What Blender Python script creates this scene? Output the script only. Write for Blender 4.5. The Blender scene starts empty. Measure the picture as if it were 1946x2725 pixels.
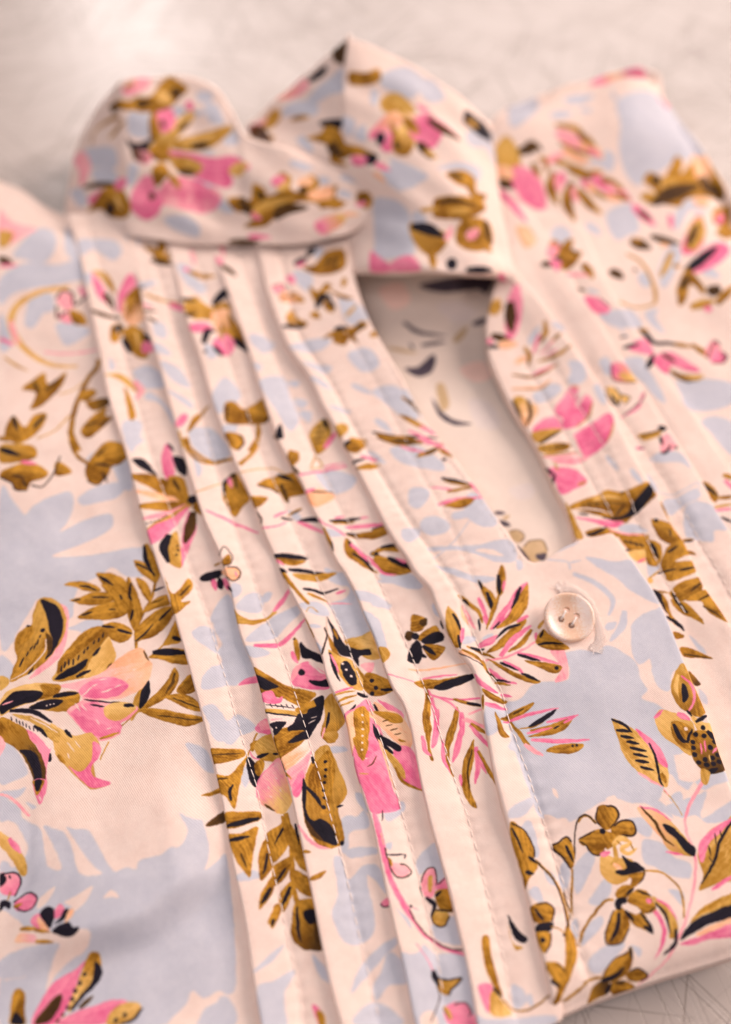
import bpy, bmesh, math, random, base64, zlib, json
import numpy as np
from mathutils import Vector, Matrix

# ------------------------------------------------------------------ camera
# lengths are written in millimetres and stored in metres
MM = 0.001
W_PX, H_PX = 1946.0, 2725.0
F_PX, PITCH, CAM_H = 3012.0, math.radians(56.0), 231.0
sc = bpy.context.scene
cam_data = bpy.data.cameras.new('camera')
cam = bpy.data.objects.new('camera', cam_data)
sc.collection.objects.link(cam)
cam.location = (0, 0, CAM_H * MM)
cam.rotation_euler = (math.pi / 2 - PITCH, 0, 0)
cam_data.sensor_fit = 'VERTICAL'
cam_data.sensor_height = 36.0
cam_data.sensor_width = 36.0
cam_data.lens = 36.0 * F_PX / H_PX
cam_data.clip_start, cam_data.clip_end = 0.01, 20.0
cam_data.dof.use_dof = True
cam_data.dof.focus_distance = 0.236
cam_data.dof.aperture_fstop = 5.0
cam_data.dof.aperture_blades = 7
sc.camera = cam

# ------------------------------------------------------------------ light
world = bpy.data.worlds.new('World')
sc.world = world
world.use_nodes = True
bg = world.node_tree.nodes['Background']
bg.inputs['Color'].default_value = (0.92, 0.79, 0.87, 1)
bg.inputs['Strength'].default_value = 0.15

def area_light(name, loc, target, size, size_y, power, color):
    d = bpy.data.lights.new(name, 'AREA')
    d.shape = 'RECTANGLE'; d.size = size; d.size_y = size_y
    d.energy = power; d.color = color
    o = bpy.data.objects.new(name, d)
    sc.collection.objects.link(o)
    o.location = loc
    o.rotation_euler = (Vector(target) - Vector(loc)).to_track_quat('-Z', 'Y').to_euler()
    return o
area_light('window_light', (1.10, 0.74, 0.68), (0.0, 0.16, 0.0), 0.85, 0.6, 28.0, (1.0, 0.79, 0.70))
area_light('back_window_light', (0.15, 1.75, 1.0), (0.0, 0.25, 0.0), 1.5, 0.5, 15.0, (1.0, 0.89, 0.86))
area_light('room_light', (-0.30, -0.42, 1.25), (0.0, 0.18, 0.0), 0.9, 0.9, 10.0, (1.0, 0.85, 0.83))
area_light('lamp', (-0.335, 1.47, 0.70), (-0.08, 0.36, 0.0), 0.06, 0.20, 1.2, (1.0, 0.93, 0.91))
vs = sc.view_settings
vs.view_transform = 'Standard'; vs.look = 'None'; vs.exposure = -0.22; vs.gamma = 1.0
vs.use_curve_mapping = False

# ------------------------------------------------------------------ helpers
SP, CP = math.sin(PITCH), math.cos(PITCH)
def at(px, py, z=0.0):
    """a place seen in the photograph, at height z (mm) above the table -> plan position in mm"""
    px = np.asarray(px, float); py = np.asarray(py, float)
    u = (px - W_PX / 2) / F_PX; v = (py - H_PX / 2) / F_PX
    t = (CAM_H - z) / (SP + v * CP)
    return np.stack([t * u, t * (CP - v * SP)], -1)

def smooth_line(pts, n=10, closed=False):
    p = np.asarray(pts, float); k = len(p)
    if k < 3: return p
    out = []
    rng = range(k) if closed else range(k - 1)
    t = np.linspace(0, 1, n, endpoint=False)[:, None]
    for i in rng:
        p1, p2 = p[i], p[(i + 1) % k]
        if closed: p0, p3 = p[(i - 1) % k], p[(i + 2) % k]
        else:
            p0 = p[i - 1] if i > 0 else 2 * p1 - p2
            p3 = p[i + 2] if i + 2 < k else 2 * p2 - p1
        out.append(0.5 * (2 * p1 + (p2 - p0) * t + (2 * p0 - 5 * p1 + 4 * p2 - p3) * t ** 2 + (3 * p1 - p0 - 3 * p2 + p3) * t ** 3))
    out = np.concatenate(out)
    if not closed: out = np.vstack([out, p[-1:]])
    return out

def near_line(P, line):
    """distance, arc position and side of points P (n,2) relative to a polyline"""
    best = np.full(len(P), 1e9); arc = np.zeros(len(P)); side = np.zeros(len(P)); nrm = np.zeros((len(P), 2)); foot = np.zeros((len(P), 2))
    acc = 0.0
    for a, b in zip(line[:-1], line[1:]):
        d = b - a; L = math.hypot(*d)
        if L < 1e-9: continue
        t = np.clip(((P - a) @ d) / (L * L), 0, 1)
        q = a + t[:, None] * d
        r = np.hypot(*(P - q).T)
        m = r < best
        best[m] = r[m]; arc[m] = acc + t[m] * L; foot[m] = q[m]
        c = d[0] * (P[:, 1] - a[1]) - d[1] * (P[:, 0] - a[0])
        side[m] = np.sign(c[m]); nrm[m] = (d[1] / L, -d[0] / L)
        acc += L
    return best, arc, side, nrm, foot

def inside(P, poly):
    x, y = P[:, 0], P[:, 1]; r = np.zeros(len(P), bool)
    for (x1, y1), (x2, y2) in zip(poly, np.roll(poly, -1, 0)):
        if y1 == y2: continue
        r ^= ((y1 > y) != (y2 > y)) & (x < (x2 - x1) * (y - y1) / (y2 - y1) + x1)
    return r

_rs = np.random.RandomState(7)
_waves = {}
def ripple(P, wl, seed):
    """smooth random relief, about -1..1, wavelength wl"""
    if (wl, seed) not in _waves:
        r = np.random.RandomState(seed)
        _waves[(wl, seed)] = [(a, w, p) for a, w, p in zip(r.rand(14) * 2 * math.pi, wl * (0.6 + 0.9 * r.rand(14)), r.rand(14) * 6.28)]
    z = 0
    for a, w, p in _waves[(wl, seed)]:
        z = z + np.sin((P[:, 0] * math.cos(a) + P[:, 1] * math.sin(a)) * 2 * math.pi / w + p)
    return z / 4.5

def sstep(a, b, x):
    t = np.clip((x - a) / (b - a), 0, 1); return t * t * (3 - 2 * t)

def new_mesh(name, V, F, uv, mat, parent=None, smooth=True):
    me = bpy.data.meshes.new(name)
    me.from_pydata((np.asarray(V, float) * MM).tolist(), [], F)
    if uv is not None:
        lay = me.uv_layers.new(name='fabric')
        li = np.zeros(len(me.loops), np.int32); me.loops.foreach_get('vertex_index', li)
        lay.data.foreach_set('uv', np.asarray(uv, np.float32)[li].ravel())
    if smooth: me.polygons.foreach_set('use_smooth', [True] * len(me.polygons))
    if mat: me.materials.append(mat)
    me.update()
    o = bpy.data.objects.new(name, me)
    sc.collection.objects.link(o)
    if parent: o.parent = parent
    return o

PIECES = {}      # key -> dict(z=height function, V, uv, ...) for the print and the sewing
def cut_sheet(key, name, outline_px, zf, parent, spacing=0.7, r=0.55, drop=2.0, z_edge=9.0, sharp=False, drop_fn=None):
    """a flat-lying cloth panel cut to an outline, with rounded folded edges that drop to the layer below"""
    pl = np.asarray(outline_px, float)
    z = np.full(len(pl), z_edge)
    for _ in range(5):
        xy = at(pl[:, 0], pl[:, 1], z); z = zf(xy)
    poly = xy
    area = np.sum(poly[:, 0] * np.roll(poly[:, 1], -1) - poly[:, 1] * np.roll(poly[:, 0], -1)) / 2
    if area < 0: poly = poly[::-1]
    lo, hi = poly.min(0) - spacing, poly.max(0) + spacing
    nx, ny = [int(math.ceil(v / spacing)) + 1 for v in (hi - lo)]
    gx, gy = np.meshgrid(lo[0] + np.arange(nx) * spacing, lo[1] + np.arange(ny) * spacing)
    P = np.stack([gx.ravel(), gy.ravel()], 1)
    ins = inside(P, poly)
    loop = np.vstack([poly, poly[:1]])
    d = np.full(len(P), 99.0)
    idx = np.where(ins)[0]
    d[idx] = near_line(P[idx], loop)[0]
    ok = (ins & (d > r * 0.9)).reshape(ny, nx)
    cell = ok[:-1, :-1] & ok[1:, :-1] & ok[:-1, 1:] & ok[1:, 1:]
    cy, cx = np.where(cell)
    q = np.stack([cy * nx + cx, cy * nx + cx + 1, (cy + 1) * nx + cx + 1, (cy + 1) * nx + cx], 1)
    used = np.unique(q); remap = np.full(nx * ny, -1); remap[used] = np.arange(len(used))
    q = remap[q]; V2 = P[used].copy()
    # border loop(s)
    e = np.concatenate([q[:, [0, 1]], q[:, [1, 2]], q[:, [2, 3]], q[:, [3, 0]]])
    kk = np.sort(e, 1); _, inv, cnt = np.unique(kk, axis=0, return_inverse=True, return_counts=True)
    be = e[cnt[inv.ravel()] == 1]
    bv = np.unique(be)
    dist, arc, side, nrm, foot = near_line(V2[bv], loop)
    V2[bv] = foot - nrm * r
    nmap = np.zeros((len(V2), 2)); nmap[bv] = nrm
    for _ in range(3):
        acc = nmap.copy()
        np.add.at(acc, be[:, 0], nmap[be[:, 1]]); np.add.at(acc, be[:, 1], nmap[be[:, 0]])
        ln = np.hypot(*acc.T)[:, None]; nmap = np.where(ln > 1e-9, acc / np.maximum(ln, 1e-9), 0)
    Z = zf(V2)
    V = np.column_stack([V2, Z]); uv = V2.copy()
    F = q.tolist()
    prev = bv.copy(); n0 = len(V)
    bn = nmap[bv]
    dr = np.full(len(bv), drop) if drop_fn is None else drop_fn(V2[bv])
    steps = [(r * math.sin(a), r * (1 - math.cos(a)), r * a) for a in np.radians([20, 40, 60, 80, 92])]
    lookup = np.full(len(V2), -1)
    lookup[bv] = np.arange(len(bv))
    for i, (o, dz, al) in enumerate(steps + [(r * 0.9, None, None)]):
        if dz is None: zz = Z[bv] - dr; al = steps[-1][2] + dr
        else: zz = Z[bv] - np.minimum(dz, dr)
        ring = np.column_stack([V2[bv] + bn * o, zz])
        V = np.vstack([V, ring]); uv = np.vstack([uv, V2[bv] + bn * (np.asarray(al).reshape(-1, 1) if np.ndim(al) else al)])
        cur = n0 + i * len(bv) + np.arange(len(bv))
        for a, b in be:
            ia, ib = lookup[a], lookup[b]
            F.append([int(prev[ia]), int(cur[ia]), int(cur[ib]), int(prev[ib])])
        prev = cur
    mat = cloth_material(key)
    lo_uv = uv.min(0); size = uv.max(0) - lo_uv
    o = new_mesh(name, V, F, (uv - lo_uv) / size, mat, parent)
    PIECES[key] = dict(obj=o, lo=lo_uv, size=size, z=zf, mat=mat, grid=None, n_top=n0)
    return o

def draped_sheet(key, name, rows, parent, nu=120, nv=80, relief=0.0, thick=1.0, fall=None):
    """a standing piece of cloth through rows of control points (photo x, photo y, height mm)"""
    R = np.array([[list(at(x, y, z)) + [z] for x, y, z in row] for row in rows])
    A = np.array([smooth_line(R[:, j], 12) for j in range(R.shape[1])]).transpose(1, 0, 2)
    B = np.array([smooth_line(A[i], 12) for i in range(A.shape[0])])
    ui = np.linspace(0, B.shape[1] - 1, nu); vi = np.linspace(0, B.shape[0] - 1, nv)
    def lerp(M, t, ax):
        i = np.minimum(t.astype(int), M.shape[ax] - 2); f = (t - i)
        a = np.take(M, i, ax); b = np.take(M, i + 1, ax)
        sh = [1] * M.ndim; sh[ax] = -1; f = f.reshape(sh)
        return a * (1 - f) + b * f
    G = lerp(lerp(B, vi, 0), ui, 1)
    if relief:
        Pn = G.reshape(-1, 3)[:, [0, 2]] + G.reshape(-1, 3)[:, [1, 1]] * 0.6
        G[..., 2] += relief * ripple(Pn, 14.0, hash(key) % 1000 if False else len(key) * 31).reshape(nv, nu)
    du = np.concatenate([[0], np.cumsum(np.linalg.norm(np.diff(G, axis=1), axis=2).mean(0))])
    dv = np.concatenate([[0], np.cumsum(np.linalg.norm(np.diff(G, axis=0), axis=2).mean(1))])
    uu, vv = np.meshgrid(du, dv)
    uv = np.stack([uu.ravel(), vv.ravel()], 1)
    V = G.reshape(-1, 3)
    F = [[i * nu + j, i * nu + j + 1, (i + 1) * nu + j + 1, (i + 1) * nu + j] for i in range(nv - 1) for j in range(nu - 1)]
    size = np.array([du[-1], dv[-1]])
    if fall is not None:        # behind its top edge the cloth turns over and falls towards the table
        top = G[-1]; n0 = len(V); steps = 14
        for k in range(1, steps + 1):
            t = k / steps
            row = top.copy(); row[:, 1] += fall * (1 - (1 - t) ** 3) + 0.8; row[:, 2] = top[:, 2] + (1.2 - top[:, 2]) * t ** 1.25
            V = np.vstack([V, row])
            uv = np.vstack([uv, np.stack([du, np.full(nu, max(dv[-1] * (1 - 0.5 * t), 0))], 1)])
            a = (n0 - nu) if k == 1 else n0 + (k - 2) * nu
            b = n0 + (k - 1) * nu
            F += [[a + j, a + j + 1, b + j + 1, b + j] for j in range(nu - 1)]
    mat = cloth_material(key)
    o = new_mesh(name, V, F, uv / size, mat, parent)
    s = o.modifiers.new('thickness', 'SOLIDIFY'); s.thickness = thick * MM; s.offset = -1.0
    PIECES[key] = dict(obj=o, lo=np.zeros(2), size=size, z=None, mat=mat, n_top=len(V))
    return o

# ------------------------------------------------------------------ cloth material: printed cotton
def cloth_material(key):
    m = bpy.data.materials.new('printed_cotton_' + key)
    m.use_nodes = True
    nt = m.node_tree; N = nt.nodes; L = nt.links
    b = N['Principled BSDF']
    b.inputs['Roughness'].default_value = 0.72
    b.inputs['Specular IOR Level'].default_value = 0.14
    b.inputs['Sheen Weight'].default_value = 0.03
    b.inputs['Sheen Roughness'].default_value = 0.5
    tc = N.new('ShaderNodeTexCoord')
    img = N.new('ShaderNodeTexImage'); img.name = 'print'; img.interpolation = 'Cubic'; img.extension = 'EXTEND'
    L.new(tc.outputs['UV'], img.inputs['Vector'])
    # fine twill: two thread directions from the object position
    mp = N.new('ShaderNodeMapping'); mp.inputs['Scale'].default_value = (1, 1, 1)
    L.new(tc.outputs['Object'], mp.inputs['Vector'])
    w1 = N.new('ShaderNodeTexWave'); w1.inputs['Scale'].default_value = 1150.0; w1.bands_direction = 'DIAGONAL'; w1.inputs['Distortion'].default_value = 1.5
    w1.inputs['Detail Scale'].default_value = 600
    nz = N.new('ShaderNodeTexNoise'); nz.inputs['Scale'].default_value = 2600.0; nz.inputs['Detail'].default_value = 2.0
    L.new(mp.outputs[0], w1.inputs['Vector']); L.new(mp.outputs[0], nz.inputs['Vector'])
    mx = N.new('ShaderNodeMath'); mx.operation = 'ADD'
    L.new(w1.outputs['Fac'], mx.inputs[0]); L.new(nz.outputs['Fac'], mx.inputs[1])
    mr = N.new('ShaderNodeMapRange'); mr.inputs['From Min'].default_value = 0.3; mr.inputs['From Max'].default_value = 1.7
    mr.inputs['To Min'].default_value = 0.92; mr.inputs['To Max'].default_value = 1.05
    L.new(mx.outputs[0], mr.inputs['Value'])
    mul = N.new('ShaderNodeVectorMath'); mul.operation = 'MULTIPLY'
    L.new(img.outputs['Color'], mul.inputs[0]); L.new(mr.outputs[0], mul.inputs[1])
    L.new(mul.outputs[0], b.inputs['Base Color'])
    bp = N.new('ShaderNodeBump'); bp.inputs['Strength'].default_value = 0.4; bp.inputs['Distance'].default_value = 0.00012
    L.new(mx.outputs[0], bp.inputs['Height'])
    n2 = N.new('ShaderNodeTexNoise'); n2.inputs['Scale'].default_value = 90.0; n2.inputs['Detail'].default_value = 3.0
    L.new(tc.outputs['Object'], n2.inputs['Vector'])
    b2 = N.new('ShaderNodeBump'); b2.inputs['Strength'].default_value = 0.55; b2.inputs['Distance'].default_value = 0.0008
    L.new(n2.outputs['Fac'], b2.inputs['Height']); L.new(bp.outputs[0], b2.inputs['Normal'])
    L.new(b2.outputs[0], b.inputs['Normal'])
    return m

def plain_material(name, col, rough=0.6, spec=0.4):
    m = bpy.data.materials.new(name); m.use_nodes = True
    b = m.node_tree.nodes['Principled BSDF']
    b.inputs['Base Color'].default_value = (*col, 1); b.inputs['Roughness'].default_value = rough
    b.inputs['Specular IOR Level'].default_value = spec
    return m

# ------------------------------------------------------------------ the garment's lines (seen edges and seams)
T1 = [(176,566),(183,590),(207,662),(240,818),(264,937),(288,1057),(336,1210),(371,1348),(413,1485),(464,1640),(511,1805),(556,1980),(577,2068),(596,2161),(618,2289),(637,2379),(654,2468),(675,2611),(695,2725),(735,2950)]
T2 = [(300,560),(327,614),(353,698),(371,764),(389,860),(419,955),(455,1087),(479,1175),(503,1258),(540,1374),(562,1425),(584,1475),(612,1564),(625,1629),(641,1693),(669,1761),(687,1814),(709,1904),(734,1985),(750,2029),(768,2086),(793,2200),(811,2289),(832,2389),(854,2504),(879,2621),(907,2725),(955,2900)]
T3 = [(425,590),(446,650),(464,722),(479,782),(497,853),(527,937),(563,1057),(602,1170),(629,1240),(680,1350),(701,1411),(726,1468),(755,1536),(784,1593),(809,1639),(841,1707),(857,1746),(866,1789),(884,1836),(909,1886),(923,1929),(932,1980),(946,2046),(968,2121),(990,2190),(1011,2289),(1030,2380),(1055,2490),(1078,2585),(1106,2723),(1150,2870)]
T4 = [(530,600),(557,662),(593,740),(623,824),(653,907),(677,979),(707,1075),(743,1177),(803,1284),(832,1354),(851,1386),(869,1432),(894,1489),(919,1525),(948,1579),(969,1632),(987,1671),(1003,1712),(1022,1772),(1046,1829),(1071,1868),(1087,1912),(1099,1965),(1117,2063),(1131,2125),(1149,2201),(1175,2292),(1197,2372),(1222,2480),(1240,2553),(1258,2644),(1271,2723),(1290,2810)]
T5 = [(670,600),(690,690),(712,780),(749,883),(773,931),(821,997),(857,1075),(899,1150),(947,1244),(998,1344),(1021,1389),(1046,1432),(1079,1479),(1107,1525),(1143,1564),(1157,1600),(1175,1643),(1189,1675),(1204,1707),(1229,1743),(1250,1768),(1264,1796),(1277,1832),(1281,1864),(1287,1910),(1298,1965),(1313,2045),(1334,2132),(1360,2226),(1382,2306),(1400,2372),(1418,2444),(1436,2517),(1458,2600),(1474,2712)]
PE = [(905,575),(923,620),(935,698),(959,788),(985,853),(1033,937),(1075,1009),(1117,1093),(1165,1159),(1220,1228),(1271,1300),(1307,1354),(1339,1396),(1371,1443),(1400,1482),(1414,1492),(1428,1495),(1450,1489),(1482,1466),(1518,1446),(1564,1430),(1600,1422),(1626,1415)]
TB = [(1634,1418),(1648,1436),(1670,1468),(1705,1518),(1737,1564),(1766,1618),(1791,1679),(1816,1743),(1841,1804),(1866,1861),(1891,1921),(1912,1990),(1932,2045),(1946,2089),(1985,2200),(2030,2330),(2060,2440)]
BL = [(2066,2508),(1946,2549),(1874,2571),(1765,2604),(1656,2640),(1569,2672),(1474,2712)]
RE = [(1345,705),(1318,760),(1297,836),(1293,880),(1300,943),(1326,1009),(1362,1081),(1404,1147),(1440,1212),(1479,1300),(1507,1354),(1534,1436),(1580,1550),(1640,1720),(1720,1950),(1850,2350)]
R1 = [(1308,560),(1340,650),(1386,733),(1452,817),(1542,943),(1608,1039),(1650,1129),(1680,1198),(1734,1288),(1770,1348),(1790,1396),(1820,1439),(1845,1493),(1866,1543),(1891,1582),(1916,1618),(1941,1657),(2010,1770),(2090,1920),(2190,2150)]
R2 = [(1345,470),(1428,588),(1500,710),(1572,817),(1650,943),(1716,1039),(1770,1123),(1812,1188),(1872,1284),(1904,1350),(1923,1382),(1946,1418),(2010,1520),(2110,1700),(2200,1880)]
R3 = [(1500,500),(1572,650),(1614,752),(1668,835),(1746,967),(1824,1069),(1902,1189),(1946,1250),(2020,1360),(2120,1520),(2200,1650)]
SHL = [(-170,412),(-60,448),(0,472),(60,497),(120,540),(180,566),(250,592),(323,622)]
def plan(line, z=9.0, n=3): 
    a = np.asarray(line, float); return smooth_line(at(a[:, 0], a[:, 1], z), n)
def shift(line, dx): return [(x + dx, y) for x, y in line]
def dens(line): return [tuple(p) for p in smooth_line(line, 6)]
LT = [plan(t, 11.0) for t in (T1, T2, T3, T4, T5)]
LR = [plan(t, 9.5) for t in (R1, R2, R3)]
L_PE, L_RE, L_BL, L_SHL = plan(PE, 10), plan(RE, 8), plan(BL, 5), plan(SHL, 11)
RIDGE = plan([(-60,2530),(60,2528),(143,2512),(250,2480),(357,2452),(411,2419),(500,2351),(580,2308),(640,2285)], 9.5)

SEAM = {
 'tuck1': [(225,560),(262,690),(300,830),(330,937),(395,1189),(455,1360),(505,1507),(551,1636),(566,1689),(587,1761),(605,1821),(630,1914),(650,1982),(664,2032),(686,2104),(700,2182),(718,2271),(736,2350),(754,2432),(771,2521),(796,2629),(807,2725)],
 'tuck2': [(375,570),(410,690),(430,760),(500,980),(560,1189),(634,1432),(673,1529),(701,1625),(726,1682),(755,1754),(780,1829),(798,1886),(817,1950),(832,2004),(857,2086),(882,2179),(904,2261),(925,2343),(946,2443),(968,2536),(989,2621),(1011,2725)],
 'tuck3': [(492,590),(520,690),(545,760),(620,980),(690,1189),(776,1382),(816,1468),(848,1550),(884,1618),(923,1707),(944,1771),(973,1850),(994,1907),(1018,1980),(1048,2081),(1073,2176),(1088,2226),(1113,2328),(1153,2495),(1168,2571),(1182,2662)],
 'tuck4': [(610,600),(650,720),(690,830),(770,1030),(830,1189),(926,1386),(962,1454),(998,1521),(1031,1595),(1057,1657),(1096,1746),(1121,1807),(1150,1879),(1170,1950),(1182,1983),(1211,2074),(1240,2161),(1266,2255),(1295,2372),(1324,2480),(1345,2571),(1363,2669)],
 'placket': [(735,610),(750,700),(770,800),(800,900),(880,1010),(930,1110),(1000,1230),(1068,1346),(1100,1396),(1143,1454),(1189,1529),(1225,1586),(1250,1664),(1275,1721),(1304,1793),(1332,1832),(1346,1886),(1361,1936),(1374,1973),(1400,2045),(1433,2145),(1466,2245),(1500,2353),(1533,2480),(1562,2585)],
}
SEAM_P2 = [(905,860),(950,930),(1000,1010),(1060,1130),(1123,1258),(1150,1300),(1189,1371),(1218,1436),(1250,1514),(1266,1556)]
SEAM_P3 = [(1010,930),(1080,1050),(1160,1175),(1240,1282),(1296,1356),(1321,1389),(1368,1461),(1396,1495)]
SEAM_S1A = [(1400,960),(1500,1140),(1602,1318),(1623,1361),(1637,1389)]
SEAM_S1B = [(1430,900),(1560,1110),(1662,1294),(1690,1362),(1720,1432),(1752,1500),(1773,1543),(1795,1582),(1827,1636)]
SEAM_S2 = [(1560,960),(1640,1080),(1700,1165),(1776,1282),(1837,1393),(1884,1475),(1923,1539),(1975,1640)]

# ------------------------------------------------------------------ heights (mm above the table)
def zbase(P):
    return 9.0 + 3.2 * sstep(185, 232, P[:, 1]) + 0.30 * ripple(P, 46.0, 3)
def fold_profile(d):
    return 1 - 0.22 * sstep(0, 5, d) - 0.78 * sstep(4.2, 10.0, d)
def flap(P, fold, seam, h, seed):
    """a tuck: the flap leans from its raised fold edge down to the seam; beyond the seam the cloth lies flat and rises a little"""
    d, a, *_ = near_line(P, fold)
    ds, a2, side, *_ = near_line(P, seam)
    t = np.where(side > 0, 1.0 + ds / 14.0, d / (d + ds + 1e-6))
    hh = h * (0.95 + 0.12 * np.sin(a * 0.11 + seed) + 0.08 * np.sin(a * 0.29 + seed * 2.3))
    hh = hh * (1 - 0.75 * sstep(200, 236, P[:, 1]))       # pressed flat where it is sewn into the neck seam
    return hh * np.clip(1 - t, 0, 1) ** 0.9 + 0.75 * np.clip(t - 1, 0, 0.55)
def seam_relief(P, line, depth=0.16, pucker=0.09, wl=3.4):
    d, a, *_ = near_line(P, line)
    return -depth * np.exp(-(d / 0.75) ** 2) + pucker * np.exp(-(d / 2.6) ** 2) * np.sin(a * 2 * math.pi / wl + 1.7 * np.sin(a * 0.31))
def fold_height(P, line, h, seed):
    d, a, *_ = near_line(P, line)
    return h * (0.9 + 0.22 * np.sin(a * 0.13 + seed) + 0.16 * np.sin(a * 0.37 + seed * 2.3)) * fold_profile(d)

def z_left(P):
    z = zbase(P) - 0.15
    d = near_line(P, L_SHL)[0]
    t = np.clip(d / 16.0, 0, 1); z = z - 5.5 * (1 - np.sqrt(1 - (1 - t) ** 2))
    d, a, s, *_ = near_line(P, RIDGE)
    s = d * s               # +: towards the collar
    fade = (1 - sstep(20, 42, d)) * sstep(0, 28, a) * (0.25 + 0.75 * sstep(1.0, 12.0, near_line(P, LT[0])[0]))
    z = z + fade * 4.6 * (sstep(-6.0, 0.5, s) * (1 - 0.9 * sstep(1, 34, s)))
    return z + 0.12 * ripple(P, 12.0, 5) + 0.5 * ripple(P, 34.0, 15)
def z_tuck(i):
    seam = plan(SEAM['tuck%d' % (i + 1)], 10.0)
    def f(P):
        return zbase(P) + flap(P, LT[i], seam, 2.0, i * 1.9) + seam_relief(P, seam) + 0.06 * ripple(P, 9.0, 20 + i) + 0.12 * ripple(P, 22.0, 24 + i)
    return f
_sp = [plan(SEAM['placket'], 10.5), plan(SEAM_P2, 10.5), plan(SEAM_P3, 10.5)]
def z_placket(P):
    f = flap(P, LT[4], _sp[0], 1.9, 7.7)
    z = zbase(P) + np.minimum(f, 2.6) * 0.8 + 0.75
    for s, k in zip(_sp, (0.4, 0.22, 0.2)): z = z + seam_relief(P, s, k, k * 0.35)
    d = near_line(P, L_BL)[0]
    t = np.clip(d / 7.5, 0, 1); z = z - 4.2 * (1 - np.sqrt(1 - (1 - t) ** 2))
    c = at(1514, 1646, 10.5)
    q = np.hypot(*(P - c).T)
    z = z - 0.35 * np.exp(-(q / 5.0) ** 2)
    return z + 0.16 * ripple(P, 17.0, 31) + 0.35 * ripple(P, 30.0, 33)
def z_right(line, h, seed, extra=0.0, seams=()):
    seams = [plan(s, 8.5) for s in seams]
    def f(P):
        z = zbase(P) - 1.3 + extra + fold_height(P, line, h, seed) * (1 - 0.75 * sstep(215, 245, P[:, 1]))
        for s in seams: z = z + seam_relief(P, s, 0.3, 0.09)
        return z + 0.12 * ripple(P, 14.0, 40 + int(seed))
    return f
SIL = [(1285,330),(1320,292),(1356,270),(1452,234),(1512,210),(1620,186),(1692,189),(1752,214),(1778,258),(1842,341),(1902,419),(1946,473),(2010,570),(2090,700),(2160,860)]
L_SIL = plan(SIL, 16.0)
def z_shoulder(P):
    z = zbase(P) - 1.9 + 6.5 * sstep(248, 285, P[:, 1])
    c = at(1660, 330, 18); q = (P - c) @ np.array([0.92, -0.38])
    z = z + 3.0 * np.exp(-(q / 9.0) ** 2) * sstep(235, 285, P[:, 1])
    d = near_line(P, L_SIL)[0]
    t = np.clip(d / 20.0, 0, 1); z = z - 7.0 * (1 - np.sqrt(1 - (1 - t) ** 2))
    return z + 0.35 * ripple(P, 24.0, 51)
def z_back(P):
    return 4.6 + 0.25 * ripple(P, 26.0, 61) - 3.2 * sstep(165, 215, P[:, 1])

# ------------------------------------------------------------------ the shirt
shirt = bpy.data.objects.new('folded_shirt', None)
sc.collection.objects.link(shirt)
_b = at(1000, 1700, 0.0); shirt_base = Vector((_b[0] * MM, _b[1] * MM, 0))
shirt['label'] = 'folded cotton shirt printed with pink and mustard flowers, lying on the pale table'
shirt['category'] = 'shirt'

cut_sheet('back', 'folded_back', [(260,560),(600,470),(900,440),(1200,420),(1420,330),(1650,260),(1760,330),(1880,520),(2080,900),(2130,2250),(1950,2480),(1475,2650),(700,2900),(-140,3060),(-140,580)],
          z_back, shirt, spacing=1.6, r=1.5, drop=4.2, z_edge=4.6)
cut_sheet('left', 'front_panel', dens(SHL)[:-1] + [(348,640)] + dens(shift(T1[2:], 26)) + [(-170,3150)], z_left, shirt, spacing=0.8, r=0.8, drop=4.0, z_edge=10)
tucks = []
for i, (A, B) in enumerate(((T1, T2), (T2, T3), (T3, T4), (T4, T5))):
    tucks.append(cut_sheet('tuck%d' % (i + 1), 'tuck', dens(A) + dens(shift(B, 28))[::-1], z_tuck(i), shirt, spacing=0.55, r=0.42, drop=2.7, z_edge=11))
cut_sheet('shoulder', 'shoulder', SIL + [(2200,1000),(2220,1700)] + dens(shift(R3[1:-1], -30))[::-1] + [(1480,670),(1400,610),(1330,560),(1292,470),(1284,400)], z_shoulder, shirt, spacing=0.8, r=1.4, drop=6.0, z_edge=14)
ZR = {'right3': z_right(LR[2], 1.0, 3.3, -0.1), 'right2': z_right(LR[1], 1.1, 5.1, 0.0, (SEAM_S2,)), 'right1': z_right(LR[0], 1.2, 8.4, 0.1, (SEAM_S1A, SEAM_S1B))}
cut_sheet('right3', 'tuck', dens(R3) + dens(shift(R2, -28))[::-1], ZR['right3'], shirt, spacing=0.65, r=0.6, drop=2.0, z_edge=9)
cut_sheet('right2', 'tuck', dens(R2) + dens(shift(R1, -28))[::-1], ZR['right2'], shirt, spacing=0.65, r=0.6, drop=2.0, z_edge=9)
right_band = cut_sheet('right1', 'under_placket', dens(R1) + [(2150,2300)] + dens(RE)[::-1] + [(1312,640)], ZR['right1'], shirt, spacing=0.6, r=0.6, drop=3.0, z_edge=8.5)
placket = cut_sheet('placket', 'placket', dens(T5) + BL[::-1][1:] + dens(TB)[::-1] + dens(PE)[::-1], z_placket, shirt, spacing=0.5, r=0.7, drop=2.2, z_edge=10.5,
                    drop_fn=lambda P: np.where(near_line(P, L_BL)[0] < 1.6, 5.2, np.where((P[:, 1] > 130) & (near_line(P, L_PE)[0] < 2), 4.0, 2.3)))

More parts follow.
